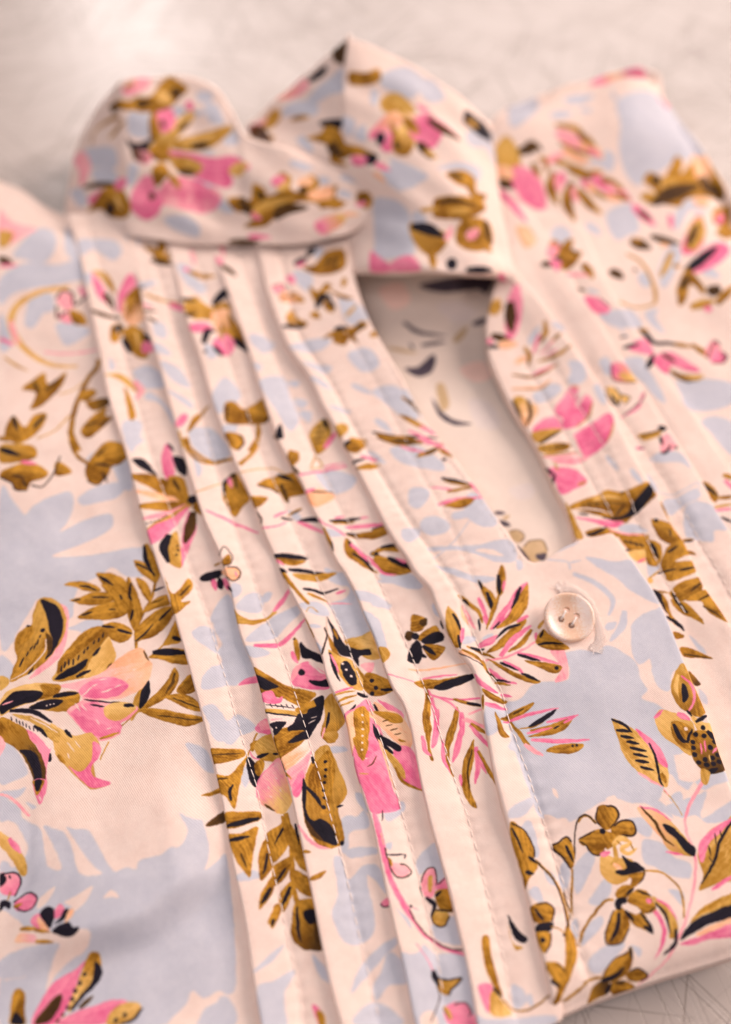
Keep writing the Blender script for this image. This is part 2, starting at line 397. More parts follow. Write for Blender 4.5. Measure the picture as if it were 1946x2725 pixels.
COLLAR = [((172,566,6),(196,412,11)), ((245,598,9.5),(236,325,18.5)), ((326,624,12.2),(296,240,26.5)), ((350,630,13.2),(326,218,29.5)), ((431,640,13.8),(410,207,30)), ((540,651,14),(500,212,30)),
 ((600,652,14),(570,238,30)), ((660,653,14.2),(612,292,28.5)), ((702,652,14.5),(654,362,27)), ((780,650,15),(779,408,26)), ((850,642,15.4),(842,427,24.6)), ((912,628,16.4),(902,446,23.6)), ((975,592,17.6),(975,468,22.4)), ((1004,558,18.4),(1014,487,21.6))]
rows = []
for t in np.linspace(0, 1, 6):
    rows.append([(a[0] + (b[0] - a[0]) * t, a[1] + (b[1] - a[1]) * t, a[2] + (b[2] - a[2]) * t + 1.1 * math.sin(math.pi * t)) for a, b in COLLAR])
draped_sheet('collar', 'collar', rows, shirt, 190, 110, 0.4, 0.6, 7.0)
draped_sheet('lining', 'collar_lining', [
  [(905,730,9),(965,730,12.5),(1093,730,16.5),(1213,734,17.5),(1302,738,16),(1345,752,11.5),(1372,775,9.5)],
  [(905,698,10.5),(975,707,15),(1093,711,18.5),(1213,716,20),(1303,716,19),(1345,726,14.5),(1376,750,12)],
  [(900,640,12),(990,640,16.5),(1095,640,20.5),(1213,640,21),(1296,645,19.5),(1335,655,17),(1362,680,14.5)],
  [(850,520,17),(960,525,20),(1080,525,24.5),(1200,525,25.5),(1280,530,23.5),(1315,545,20),(1338,570,16)],
  [(740,410,23),(895,400,27),(950,396,28.5),(1100,400,29.5),(1230,410,27.5),(1292,430,22.5),(1324,455,17.5)],
  [(700,330,22),(895,235,33),(928,225,35.5),(1085,262,34),(1215,315,30),(1285,360,25),(1316,395,19)],
  [(655,338,20),(903,122,37.5),(938,102,40.5),(1065,155,37),(1200,238,32),(1270,298,26.5),(1310,335,20)],
 ], shirt, 150, 110, 0.45, 0.7, 5.0)

# ------------------------------------------------------------------ sewing thread: every stitch is a short thread lying in its seam
thread_mat = plain_material('sewing_thread', (0.93, 0.82, 0.74), 0.8, 0.1)
def tube_mesh(paths, radius, sides=5):
    V, F = [], []
    for path in paths:
        p = np.asarray(path, float); n = len(p)
        tg = np.gradient(p, axis=0); tg /= np.linalg.norm(tg, axis=1)[:, None] + 1e-9
        up = np.array([0, 0, 1.0]); s = np.cross(tg, up); s /= np.linalg.norm(s, axis=1)[:, None] + 1e-9
        u = np.cross(s, tg); b = len(V)
        for k in range(n):
            rr = radius * (0.55 if k in (0, n - 1) else 1.0)
            for j in range(sides):
                a = 2 * math.pi * j / sides
                V.append(p[k] + rr * (math.cos(a) * s[k] + math.sin(a) * u[k]))
        for k in range(n - 1):
            for j in range(sides):
                F.append([b + k * sides + j, b + k * sides + (j + 1) % sides, b + (k + 1) * sides + (j + 1) % sides, b + (k + 1) * sides + j])
        F.append([b + j for j in range(sides)][::-1]); F.append([b + (n - 1) * sides + j for j in range(sides)])
    return V, F
def stitch_seam(key, line_px, zf, parent, length=2.1, gap=0.22, radius=0.115, z0=10.5):
    rnd = random.Random(len(line_px) * 7 + int(line_px[0][0]))
    a = np.asarray(line_px, float); z = np.full(len(a), z0)
    for _ in range(4): xy = at(a[:, 0], a[:, 1], z); z = zf(xy)
    ln = smooth_line(xy, 16)
    s = np.concatenate([[0], np.cumsum(np.hypot(*np.diff(ln, axis=0).T))])
    pos = 0.5; paths = []
    while pos + length < s[-1]:
        t = np.linspace(pos, pos + length * rnd.uniform(0.88, 1.08), 5)
        x = np.interp(t, s, ln[:, 0]) + rnd.uniform(-.05, .05); y = np.interp(t, s, ln[:, 1])
        x = x + np.linspace(-.06, .06, 5)
        P = np.stack([x, y], 1)
        paths.append(np.column_stack([P, zf(P) + np.array([-0.04, 0.08, 0.11, 0.08, -0.04])]))
        pos += length + gap
    V, F = tube_mesh(paths, radius)
    o = new_mesh('stitching', V, F, None, thread_mat, parent)
    o['kind'] = 'stuff'
    return o
for i in range(4): stitch_seam('t', SEAM['tuck%d' % (i + 1)], PIECES['tuck%d' % (i + 1)]['z'], tucks[i])
stitch_seam('p', SEAM['placket'], z_placket, placket)
stitch_seam('p', SEAM_P2, z_placket, placket, 1.2, 0.9, 0.08)
stitch_seam('p', SEAM_P3, z_placket, placket, 1.2, 0.9, 0.08)
stitch_seam('r', SEAM_S1A, ZR['right1'], right_band, z0=8.5)
stitch_seam('r', SEAM_S1B, ZR['right1'], right_band, z0=8.5)
stitch_seam('r', SEAM_S2, ZR['right2'], PIECES['right2']['obj'], z0=8.5)

# ------------------------------------------------------------------ button
def button():
    R = 5.7
    prof = [(0, 0.0), (0, 1.15), (1.2, 1.15), (2.6, 1.22), (3.6, 1.42), (4.4, 1.72), (4.9, 1.90), (5.2, 1.95), (5.45, 1.88), (5.62, 1.70), (5.70, 1.40), (5.62, 0.95), (5.3, 0.5), (4.6, 0.15), (3.5, 0.0)]
    bm = bmesh.new(); n = 72; rings = []
    top = bm.verts.new((0, 0, 1.15)); bot = bm.verts.new((0, 0, 0))
    for r, z in prof[2:]:
        rings.append([bm.verts.new((r * math.cos(2 * math.pi * k / n), r * math.sin(2 * math.pi * k / n), z)) for k in range(n)])
    for k in range(n):
        bm.faces.new((top, rings[0][k], rings[0][(k + 1) % n]))
        bm.faces.new((bot, rings[-1][(k + 1) % n], rings[-1][k]))
    for a, b in zip(rings[:-1], rings[1:]):
        for k in range(n): bm.faces.new((a[k], b[k], b[(k + 1) % n], a[(k + 1) % n]))
    bmesh.ops.recalc_face_normals(bm, faces=bm.faces)
    for v in bm.verts: v.co *= MM
    me = bpy.data.meshes.new('button'); bm.to_mesh(me); bm.free()
    o = bpy.data.objects.new('button', me); sc.collection.objects.link(o)
    holes = [(-1.3, -1.3), (1.3, -1.3), (-1.3, 1.3), (1.3, 1.3)]
    bm = bmesh.new()
    for hx, hy in holes:
        bmesh.ops.create_cone(bm, cap_ends=True, segments=24, radius1=0.66 * MM, radius2=0.74 * MM, depth=4 * MM, matrix=Matrix.Translation((hx * MM, hy * MM, 0.6 * MM)))
    cm = bpy.data.meshes.new('cutter'); bm.to_mesh(cm); bm.free()
    co = bpy.data.objects.new('cutter', cm); sc.collection.objects.link(co)
    md = o.modifiers.new('holes', 'BOOLEAN'); md.operation = 'DIFFERENCE'; md.object = co; md.solver = 'EXACT'
    dg = bpy.context.evaluated_depsgraph_get(); dg.update()
    me2 = bpy.data.meshes.new_from_object(o.evaluated_get(dg))
    o.modifiers.clear(); o.data = me2; me2.name = 'button'
    bpy.data.objects.remove(co)
    for p in me2.polygons: p.use_smooth = True
    me2.set_sharp_from_angle(angle=math.radians(40))
    # mother-of-pearl: warm bands drifting across the face, soft sheen
    m = bpy.data.materials.new('mother_of_pearl'); m.use_nodes = True
    nt = m.node_tree; N, L = nt.nodes, nt.links; b = N['Principled BSDF']
    tc = N.new('ShaderNodeTexCoord'); wv = N.new('ShaderNodeTexWave'); wv.inputs['Scale'].default_value = 42; wv.inputs['Distortion'].default_value = 3.0; wv.inputs['Detail Scale'].default_value = 60
    wv.inputs['Detail'].default_value = 1.0
    mp = N.new('ShaderNodeMapping'); mp.inputs['Rotation'].default_value = (0, 0, 0.9)
    L.new(tc.outputs['Object'], mp.inputs[0]); L.new(mp.outputs[0], wv.inputs[0])
    cr = N.new('ShaderNodeValToRGB'); e = cr.color_ramp.elements
    e[0].position = 0.0; e[0].color = (0.80, 0.54, 0.38, 1); e[1].position = 1.0; e[1].color = (0.88, 0.74, 0.66, 1)
    x = cr.color_ramp.elements.new(0.5); x.color = (0.83, 0.62, 0.47, 1)
    L.new(wv.outputs['Fac'], cr.inputs[0]); L.new(cr.outputs[0], b.inputs['Base Color'])
    b.inputs['Roughness'].default_value = 0.30; b.inputs['Specular IOR Level'].default_value = 0.5
    b.inputs['Subsurface Weight'].default_value = 0.15; b.inputs['Subsurface Radius'].default_value = (0.002, 0.001, 0.0007)
    b.inputs['Coat Weight'].default_value = 0.35; b.inputs['Coat Roughness'].default_value = 0.18
    me2.materials.clear(); me2.materials.append(m)
    c = at(1514, 1640, 11.6)
    o.location = (c[0] * MM, c[1] * MM, (float(z_placket(c[None])[0]) + 0.9) * MM)
    o.rotation_euler = (math.radians(13), math.radians(-3), math.radians(-31))
    o.rotation_euler = (Matrix.Rotation(math.radians(12), 3, 'X') @ Matrix.Rotation(math.radians(3), 3, 'Y') @ Matrix.Rotation(math.radians(58), 3, 'Z')).to_euler()
    o.parent = shirt
    rnd = random.Random(4); paths = []
    for sgn in (-1, 1):
        for k in range(3):
            off = (k - 1.0) * 0.17 + rnd.uniform(-.04, .04)
            t = np.linspace(-1, 1, 9)
            zz = 1.42 - 1.6 * np.abs(t) ** 7 + rnd.uniform(-.05, .06)
            paths.append(np.column_stack([t * 1.28, sgn * 1.3 + off * (0.6 + 0.4 * np.abs(t)), zz - abs(k - 1.0) * 0.05]))
    V, F = tube_mesh(paths, 0.11)
    new_mesh('thread', V, F, None, plain_material('button_thread', (0.93, 0.86, 0.80), 0.6, 0.3), o)
    return o
button()

# buttonhole: a dense zigzag of thread round the slit beside the button
def buttonhole():
    rnd = random.Random(11)
    px = smooth_line([(1487,1562),(1519,1556),(1553,1576),(1575,1608),(1588,1640),(1598,1672),(1599,1700),(1583,1732)], 40)
    xy = at(px[:, 0], px[:, 1], 11.0)
    s = np.concatenate([[0], np.cumsum(np.hypot(*np.diff(xy, axis=0).T))])
    paths = []
    tg = np.gradient(xy, axis=0); tg /= np.hypot(*tg.T)[:, None]; nr = np.stack([tg[:, 1], -tg[:, 0]], 1)
    def pt(t, o): 
        p = np.array([np.interp(t, s, xy[:, 0]), np.interp(t, s, xy[:, 1])]); k = int(np.argmin(abs(s - t)))
        return p + nr[k] * o
    t = 0.0; sd = 1
    while t < s[-1]:
        w = 1.15 * rnd.uniform(0.85, 1.15)
        if t < 2.4 or t > s[-1] - 1.7: w *= rnd.uniform(1.2, 1.75)
        a, b = pt(t, -w), pt(t + rnd.uniform(0.06, 0.22), w)
        if sd < 0: a, b = b, a
        q = np.linspace(0, 1, 6)[:, None]; P = a + (b - a) * q
        z = z_placket(P) + np.array([-.02, .12, .19, .19, .12, -.02]) + rnd.uniform(0, .08)
        paths.append(np.column_stack([P, z])); t += 0.33; sd = -sd
    for k in range(1):      # the cord under the zigzag
        tt = np.linspace(0.2, s[-1] - 0.2, 60)
        P = np.array([pt(v, -0.2 + 0.35 * k) for v in tt])
        paths.append(np.column_stack([P, z_placket(P) + 0.05]))
    for k in range(9):      # loose ends of the bar tacks
        t0 = rnd.choice([rnd.uniform(0, 1.4), s[-1] - rnd.uniform(0, 1.1)])
        a = pt(t0, rnd.uniform(-1, 1)); an = rnd.uniform(0, 6.28); q = np.linspace(0, 1, 6)[:, None]
        P = a + np.array([math.cos(an), math.sin(an)]) * q * rnd.uniform(0.8, 1.6)
        paths.append(np.column_stack([P, z_placket(P) + np.linspace(.25, .5, 6)]))
    V, F = tube_mesh(paths, 0.095)
    o = new_mesh('buttonhole', V, F, None, plain_material('buttonhole_thread', (0.92, 0.84, 0.79), 0.7, 0.2), shirt)
    o['kind'] = 'stuff'
buttonhole()

# ------------------------------------------------------------------ the print, drawn in fabric coordinates (1/20 mm, each point relative to the one before)
# p = painted shape, b = tapering brush stroke, s = even line, d = dots; then colour, (width), points
PRINT = {
 'left': '''
p bl 706,4498 96,220 93,-27 43,-151 -44,-119 -128,26
p bl 665,4310 130,112 175,-19 136,76 45,-151 -116,-49 -140,-37 -138,-48 -61,-75
p bl 704,4061 45,-59 44,-143 -54,-28
p bl 856,4179 104,23 28,-111 -56,-30 -36,-87 -52,28
p bl 1011,4003 106,3 80,-63 -109,-84 -56,71
p bl 948,4786 98,-235 43,-125 -96,78
p bl 903,2921 73,-48 64,-72 35,49 76,55 79,35 27,-69 -18,-96 -24,-57 96,70 124,36 19,-76 -54,-54 -107,-62 -91,-56 152,5 269,34 76,-122 -58,-35 -82,2 -69,52 -57,-46 -76,-47 -22,-67 2,-90 -67,-14 -84,99 -40,-68 -43,-110 -4,-33 -62,11
p bl 1277,2908 77,67 93,29 46,-20 -36,-69 -83,-27 -72,-21
p bl 1282,3115 77,92 93,12 75,-243 -55,-4 -66,118 -64,-103
p bl 1325,2203 33,15 43,27 72,1 8,-56 -57,-14 -50,14
p bl 1053,2063 38,-13 42,-51 -2,-54 -57,7
p bl 1134,1612 24,54 45,-36 45,-65 15,-39 -48,-27 -57,-12
p bl 1900,1652 68,-12 36,-36 28,-81 -57,29
p bl 1164,1452 58,7 44,13 -18,-38 -42,-12 -36,-6
p bl 1169,1421 50,-10 37,-28 37,-51 56,-28 25,-49 26,-78 20,-41 53,-15 -17,48 -43,67 -46,70 43,-11 49,-22 45,-69 32,-77 24,-29 44,-7 36,8 -38,32 -52,55 -44,56 -43,54 37,-10 49,-3 34,-37 42,-62 57,-74 45,11 45,-6 4,31 42,14 41,9 34,28 35,8 22,44 -3,32 -34,56 49,-16 38,-1 13,-31 25,-73 -4,-63 -3,-29 42,39 39,-4 56,-436 -65,-29 -49,-24 -43,23 -19,-46 -59,-69 -172,-1 -104,50 -130,-26 -89,-23 -119,1 -23,141 28,9 74,14 -104,-8 -10,63 88,39 130,13 -9,-38 -17,-56 -2,-64 27,56 46,44 64,43 5,57 -134,-4 -122,26 -26,27 -47,22 -35,15 -32,175 29,11 25,-22 41,41 0,49 -42,61 -21,28 -35,12 -33,0
p cr 1460,1059 -8,-36 -21,-32 -28,-13 0,32 18,20
p cr 1610,1053 -16,-53 -36,-40 -21,18 -30,19 45,20
p cr 1657,1008 31,27 30,-28 -30,2
p cr 1267,1355 36,-18 15,43 -41,25
p bl 1276,1410 49,-22 -18,-9
p cr 1252,978 39,-13 69,-48 -27,-6 -48,3 -24,15
p bl 2027,578 21,42 36,33 58,23 36,-98
p cr 1931,578 65,74 17,36 41,-22 49,24 2,-33 -48,-28 -30,-51
p mu 1622,2630 15,8 22,-31 30,-53 27,-80 -15,-52 -30,24 -25,56 -21,82
p mu 1584,2542 41,-7 34,-32 33,-72 -44,26 -37,35
s mu 124 1697,2429 -10,-85 -33,-70 -21,-86 11,-88
p mu 1607,2448 41,-14 32,-49 4,-57 -41,40
p mu 1650,2277 27,41 51,40 43,4 12,-37 -62,-26
p mu 1569,2458 39,-59 32,-74 12,-51 -20,-89 -37,59 -22,85 -8,65
p mu 1421,2486 73,-7 61,-36 20,-49 -25,-48 -36,23 -48,47 -34,39
p mu 1281,2419 47,21 61,-5 55,-28 1,-19 -63,4 -50,19
p mu 1315,2345 47,18 57,24 81,-8 19,-35 -67,-22 -73,1 -38,12
p mu 1363,2263 43,37 57,25 72,12 49,-34 -9,-33 -67,-22 -71,-1 -49,4
p mu 1451,2427 72,-31 56,-35 11,-59 -36,-31 -33,60 -39,47
p mu 1477,2218 45,18 49,-10 46,-38 -10,-42 -34,-20 -44,20 -30,43
p mu 1637,2136 5,79 46,52 62,39 48,2 -4,-35 -27,-57 -52,-54 -51,-16
p mu 1806,2242 24,-52 3,-54 -37,-14 -36,-2 19,57
p mu 1704,2059 31,32 45,14 89,-11 17,-63 -69,-2 -61,21
s mu 87 1704,2059 60,66
p mu 1690,1798 21,40 51,56 34,59 23,58 23,-38 -6,-60 -30,-46 -53,-38
p mu 1840,1896 47,81 26,-37 12,-40 -45,-25
p mu 1791,1867 59,13 65,-19 51,-61 -56,2 -60,29
p mu 1688,1812 84,-1 88,-22 120,-24 -42,-27 -44,-11 -87,25 -72,27
p mg>mu 1659,1763 3,102 39,62 -1,-95 -18,-46
p nv 1689,1823 -1,66 22,59 16,-34 -1,-51 -23,-45
s mu 54 1622,1737 39,41
s mu 52 1552,1588 26,81
b nv 217 1625,2626 19,-87 43,-75
b nv 119 1601,2524 30,-15 31,-22
b nv 159 1439,2463 28,-17 36,-27
b nv 115 1354,2419 38,-7 40,-17
b nv 97 1417,2360 74,-1
b nv 95 1331,2343 33,10
b nv 128 1586,2424 -2,-57 13,-28
b nv 102 1540,2368 12,-20
b nv 127 1607,2290 -5,-45
b nv 81 1499,2300 31,-2
b nv 116 1381,2272 46,14
b nv 100 1636,2137 36,39 33,48
b nv 124 1729,2241 53,60
b nv 116 1694,2383 43,22
b md 75 1689,2321 53,24
b nv 144 1482,2216 51,-7
b nv 157 1550,2197 65,-22
b nv 341 1723,2085 65,2 82,-4
b nv 213 1799,2158 33,-13
b md 137 1823,1983 -5,-50 -21,-45
b md 79 1830,1859 77,-32 44,-13
b md 64 1775,1779 139,-21 44,1
p pl 1270,2328 39,-21 16,-48 5,-70 2,-84 -14,-55 -57,-62 -61,-36 68,104 37,90 6,70 -17,69
p mg>mu 1184,2349 47,5 46,-28 31,-54 11,-55 -5,-71 -26,-70 -27,-46 -57,-50 -43,-25 -39,-18 0,59 10,53 -24,61 -2,52 29,40 30,19 0,60
p mu 1235,2159 6,27 10,-83 -16,-60 -51,-50 -48,-27 59,66 33,52
p mu 1137,2188 32,26 13,-40 -24,-39 -34,-12 -11,33
p nv 1187,2344 41,-7 45,-31 30,-69 3,-77 -18,-77 -30,-41 17,82 -21,55 -18,56 -27,60
p md 1238,2176 28,-24 14,-48 -13,-41 -14,54
b cr 64 1244,2145 3,-69 -62,-86 -63,-45
b nv 97 1150,2011 6,24 6,20
b nv 78 1172,2061 2,26
b nv 78 1183,2090 6,23
b nv 78 1198,2097 3,29
b nv 78 1209,2117 0,29
b nv 78 1212,2151 5,16
d nv 110 1221,2190
b nv 89 1144,2211 21,1
b nv 111 1194,1975 17,25
p mg>mu 1301,1947 18,45 -1,45 35,69 46,77 66,32 35,-25 26,-56 12,-52 -11,-64 -51,-47 -77,-23 -67,-11
p gd 1459,2054 51,101 23,-21 26,-65 -9,-41 -42,-43 -70,-29 5,46
p mu 1318,2037 44,83 49,63 55,30 21,-23 -45,-56 -59,-75 -42,-61 -20,-25
p nv 1312,1947 36,40 42,27 49,37 -10,-50 -65,-45
b nv 79 1336,1984 -2,28
b nv 80 1348,2003 -3,29
b nv 80 1362,2014 -2,29
b nv 81 1381,2017 -3,29
b nv 81 1398,2041 2,26
b nv 82 1418,2072 4,23
b nv 82 1433,2092 1,20
b nv 77 1455,2123 1,19
b nv 77 1474,2133 1,23
b nv 78 1489,2154 0,29
b nv 161 1462,2065 24,41
b nv 168 1406,1963 51,30
b md 104 1529,2004 14,27
p pc>pl 1703,2053 -34,52 -62,-22 -58,-53 -41,-45 -85,-42 -88,-25 70,-18 51,-42 68,0 80,7 77,37 34,51 8,66
p pk 1423,1898 55,54 85,12 68,-36 -41,-50 -78,-13 -58,6
b cr 60 1504,1950 28,8
b cr 59 1476,1920 23,11
b cr 54 1575,1914 24,15
b cr 59 1440,1876 34,40
b cr 54 1520,1894 44,15
b cr 43 1611,1948 18,16
b cr 43 1561,1980 16,10
b cr 44 1639,2000 13,10
b cr 44 1673,1964 13,11
b md 93 1677,2092 26,-47
p gd 1093,1845 26,51 76,30 69,5 70,-8 10,-23 -25,-32 -54,-18 -82,-24 -57,-36 -22,-6
p mu 1254,1922 80,3 10,-26 -25,-31 -72,-13 24,32
p nv 1096,1829 18,29 34,34 52,6 72,-11 -24,-39 -50,-12 -53,-23 -30,-24 -14,14
p mg>mu 1221,1822 55,28 68,39 75,1 12,-49 -14,-29 -62,-9 -73,6
p nv 1221,1818 44,27 55,13 43,-6 -38,-32 -54,-11
b nv 211 1319,1869 43,12 55,6
d cr 35 1296,1829 14,4 13,3
b pl 74 1107,1833 43,15
p pl 1383,1810 52,38 20,19 93,-18 57,1 60,-17 21,-19 -31,-41 -38,-23 7,-43 -38,-24 -49,-11 -61,36 -53,54
p pk 1401,1799 57,42 45,8 51,-49 63,-50 1,-37 -61,-23 -82,24 -47,55
p gd 1538,1818 44,32 71,-10 23,-26 -61,-47 -58,8
b cr 59 1413,1841 27,-36
b cr 53 1442,1835 26,-27
b cr 47 1513,1770 17,-24
b cr 47 1563,1727 17,6
b nv 82 1451,1859 68,-8 82,-4
b nv 88 1479,1835 61,-8
b nv 181 1623,1835 42,-7
b mu 142 1540,1684 74,25
p gd>mg 1323,1751 42,-22 67,-31 66,11 42,-48 6,-49 -18,-35 13,-47 22,-36 52,-12 -74,-24 -31,18 -50,42 -52,48 -39,41 -21,54
p pk 1512,1670 35,-22 1,-47 -24,-36 13,-47 78,-34 -75,-20 -43,29 -39,36 -30,31 51,-25 33,41 4,49
p mg 1155,1787 63,-2 77,-28 67,-41 4,-52 -57,31 -58,53
b cr 57 1236,1772 66,-28 55,-34
b cr 47 1403,1668 40,-43
b cr 47 1436,1674 27,-31
b cr 52 1414,1619 12,-24
b nv 208 1145,1805 93,-3 87,-44
b nv 163 1257,1737 32,-17 28,-31
b nv 165 1388,1721 31,-30
b nv 160 1344,1584 0,31
b mu 184 1378,1608 30,-34
b nv 52 1159,1759 -6,19
b nv 52 1183,1754 -7,16
b nv 52 1196,1745 -6,19
b nv 52 1211,1739 -8,19
b nv 52 1226,1733 -8,19
b nv 52 1242,1724 -7,17
b nv 52 1259,1718 -7,17
b nv 52 1276,1713 -6,15
p pk 1207,1723 44,-8 45,-37 43,-42 10,22 -8,-46 -3,-47 7,-58 9,-64 -25,1 -35,179 -42,48
p mu>md 1106,1773 53,-13 62,-34 30,-48 42,-49 33,-58 13,-40 1,-87 -28,1 -29,75 -53,86 -47,42 -36,18 -24,11
p nv 1213,1631 47,-2 39,-35 22,-63 8,-81 -20,1 -23,80 -37,63
p mg 1072,1966 36,-8 11,-26 -20,-24 -16,-7
p pl 1120,1695 29,-35 -6,-36 -8,-13
p pk 1291,1500 56,-1 1,-63 -10,-39 -20,27
p mu 1290,1500 46,-1 -6,-43 -13,-19 -16,35
p nv 1298,1500 28,0 -2,-41 -13,-2
b cr 68 1329,1430 10,-17
s pl 110 1165,1443 40,-11 50,-39 47,-42
p gd>mg 1193,1288 37,-22 46,-44 40,-44 19,-58 -22,-11 -35,43 -34,43 -40,38
b pk 235 1238,1255 29,-28 26,-24
p pl>pk 1226,1118 31,4 38,-6 19,-32 -6,-36 -14,-14 -38,5 -19,21
p nv 1226,1117 22,-5 10,-21 -13,-18 -10,-4
b nv 84 1264,1113 8,-14
s nv 64 1226,1117 52,5 31,-18 5,-35 -13,-37
p pk 1308,1011 41,24 33,3 16,-27 -17,-34 -37,-7 -37,17
s nv 58 1299,1007 38,29 32,5 27,-25 -15,-35 -31,-11 -41,22
b mu 150 1305,991 29,11
p nv 1247,1009 18,10 24,-11 -1,-25 -23,10 -11,-22
b mu 74 1276,1019 4,30
p pk 1384,937 28,23 33,-41 21,-22 -33,-2 -30,17
p pc 1408,950 31,-26 27,-27 -40,8
p nv 1416,959 24,24 29,-11 8,-31 -8,-37 -24,15
p pk 1474,966 18,25 21,-22 -13,-25 -20,-9
p nv 1482,916 18,24 12,30 17,-2 -7,-30 -24,-18
p pc 1532,968 19,-6 -8,-25 -24,-18
p nv 1475,892 25,19 40,12 14,-20 26,0 -8,-24 -35,-11 -38,9
b mu 175 1349,906 57,1
b mu 133 1400,901 67,-13
p pc>pl 1333,862 14,29 56,-8 15,-24 -49,-2
b mu 150 1416,859 68,-5
p pk 1436,578 19,73 40,69 73,46 39,32 -17,-41 -18,-83 -22,-55 -34,-40
p mu>gd 1606,797 20,27 29,-8 9,-50 -19,-47 -34,-46 -38,-51 -12,11 16,68 14,47
p nv 1639,794 29,-23 2,-28 -23,-38 -39,-41 -26,-37 -11,5 29,46 35,46
d nv 82 1608,750 -16,-30 -13,-26 -7,-30 -11,-28
p md 1446,582 27,51 42,46 19,-5 -10,-46 -29,-41
b md 192 1606,636 40,37
d md 67 1545,610 -17,-18
p pk 1528,578 61,41 66,22 76,21 46,-8 -40,-36 -44,-42
p mg>gd 1711,576 6,37 36,32 48,10 27,-19 -20,-41 -47,-19
p nv 1833,636 -7,-27 -35,-28 -46,-4 53,19
d nv 85 1772,609 -31,-18
p mu 1357,578 -8,51 1,59 23,13 21,-18 9,-54 10,-52
p nv 1358,581 8,39 22,-10 22,-32
p mu 1986,1425 32,14 62,35 2,-29 -63,-22
p md 2020,1293 18,32 51,35 3,-44
b gd 389 1039,4248 -117,-26 -88,-58 -52,-59 -11,-89 38,-100 84,-100 126,-73 130,-11
b pl 291 773,4016 22,-72 37,-71
s pk 215 726,3909 78,-43
s pl 103 973,3823 132,-12 141,17
p pl 988,4171 29,55 54,-23 21,-75 -45,-34
p pl 1005,4047 43,32 53,-26 -19,-50
p mu 1070,4096 75,-28 27,-71 -67,6
s ol 123 989,4168 28,58 54,-23 21,-75 67,77
s ol 120 998,4122 14,-82 47,48
b pk 269 1109,4248 27,-58
p mu 891,3583 49,64 51,48 28,-74 79,75 -5,-73 -35,-75 -54,-80 -49,-14 10,106
b md 207 942,3633 40,-73
b md 204 1008,3576 58,74
s mu 269 1265,3766 -7,-52 -41,-64 -34,-164 -2,-135 11,-73 51,-101
s mg 80 1198,3637 -42,-50 -76,-31
s mg 91 1163,3408 -64,-104 -75,-50
b mg 145 770,3784 67,-52 68,-34
p mu 878,3404 70,-71 32,74 63,15 -5,-89 -61,-94 -64,-13 -57,62
b nv 204 879,3397 41,-88
b nv 206 994,3331 45,79
b mu 320 838,3261 72,-18
p mu 1231,3302 26,74 77,89 12,-61 36,-16 -57,-90 -50,-43
b ol 136 1256,3346 50,11
b ol 132 1321,3326 39,45
p mu 1185,3548 51,44 39,-30 -49,-61
p mu>md 1232,3501 93,30 39,-31 -83,-62
p pl 564,4863 80,-98 149,-48 -83,-107 -93,-40
p mg 597,4682 79,-17 -10,-91 -45,-22
b md 483 635,4468 76,-55
b pk 273 646,4408 96,-5
p mg>mu 847,3212 66,10 102,-14 24,-68 -73,-31 -100,2
b nv 307 857,3191 96,-40
p mu 888,3057 50,27 71,28 100,-57 -5,-45 -60,-26 -14,-49 -54,0 -33,50 -58,28
b ol 127 949,3026 58,-16
b ol 122 998,2997 30,-47
s ol 86 884,3016 62,-34 36,-47 48,-1
b pk 263 976,3112 69,-15
p mu 1141,3112 58,-26 24,-39 -71,-20
s ol 85 1155,3147 -14,-105 -40,-83 -54,5
s mu 188 1175,3315 28,-104 43,-70 55,-41
p mu 1293,3102 36,79 49,53 74,-15 22,-52 18,-12 -39,-54 -36,-11 -17,-53 -48,-52 -45,23 -20,55
b ol 119 1333,3102 89,-14
b ol 116 1372,3051 30,-50
b ol 124 1333,3148 41,45
s ol 70 1307,3004 48,-19 43,49
''',
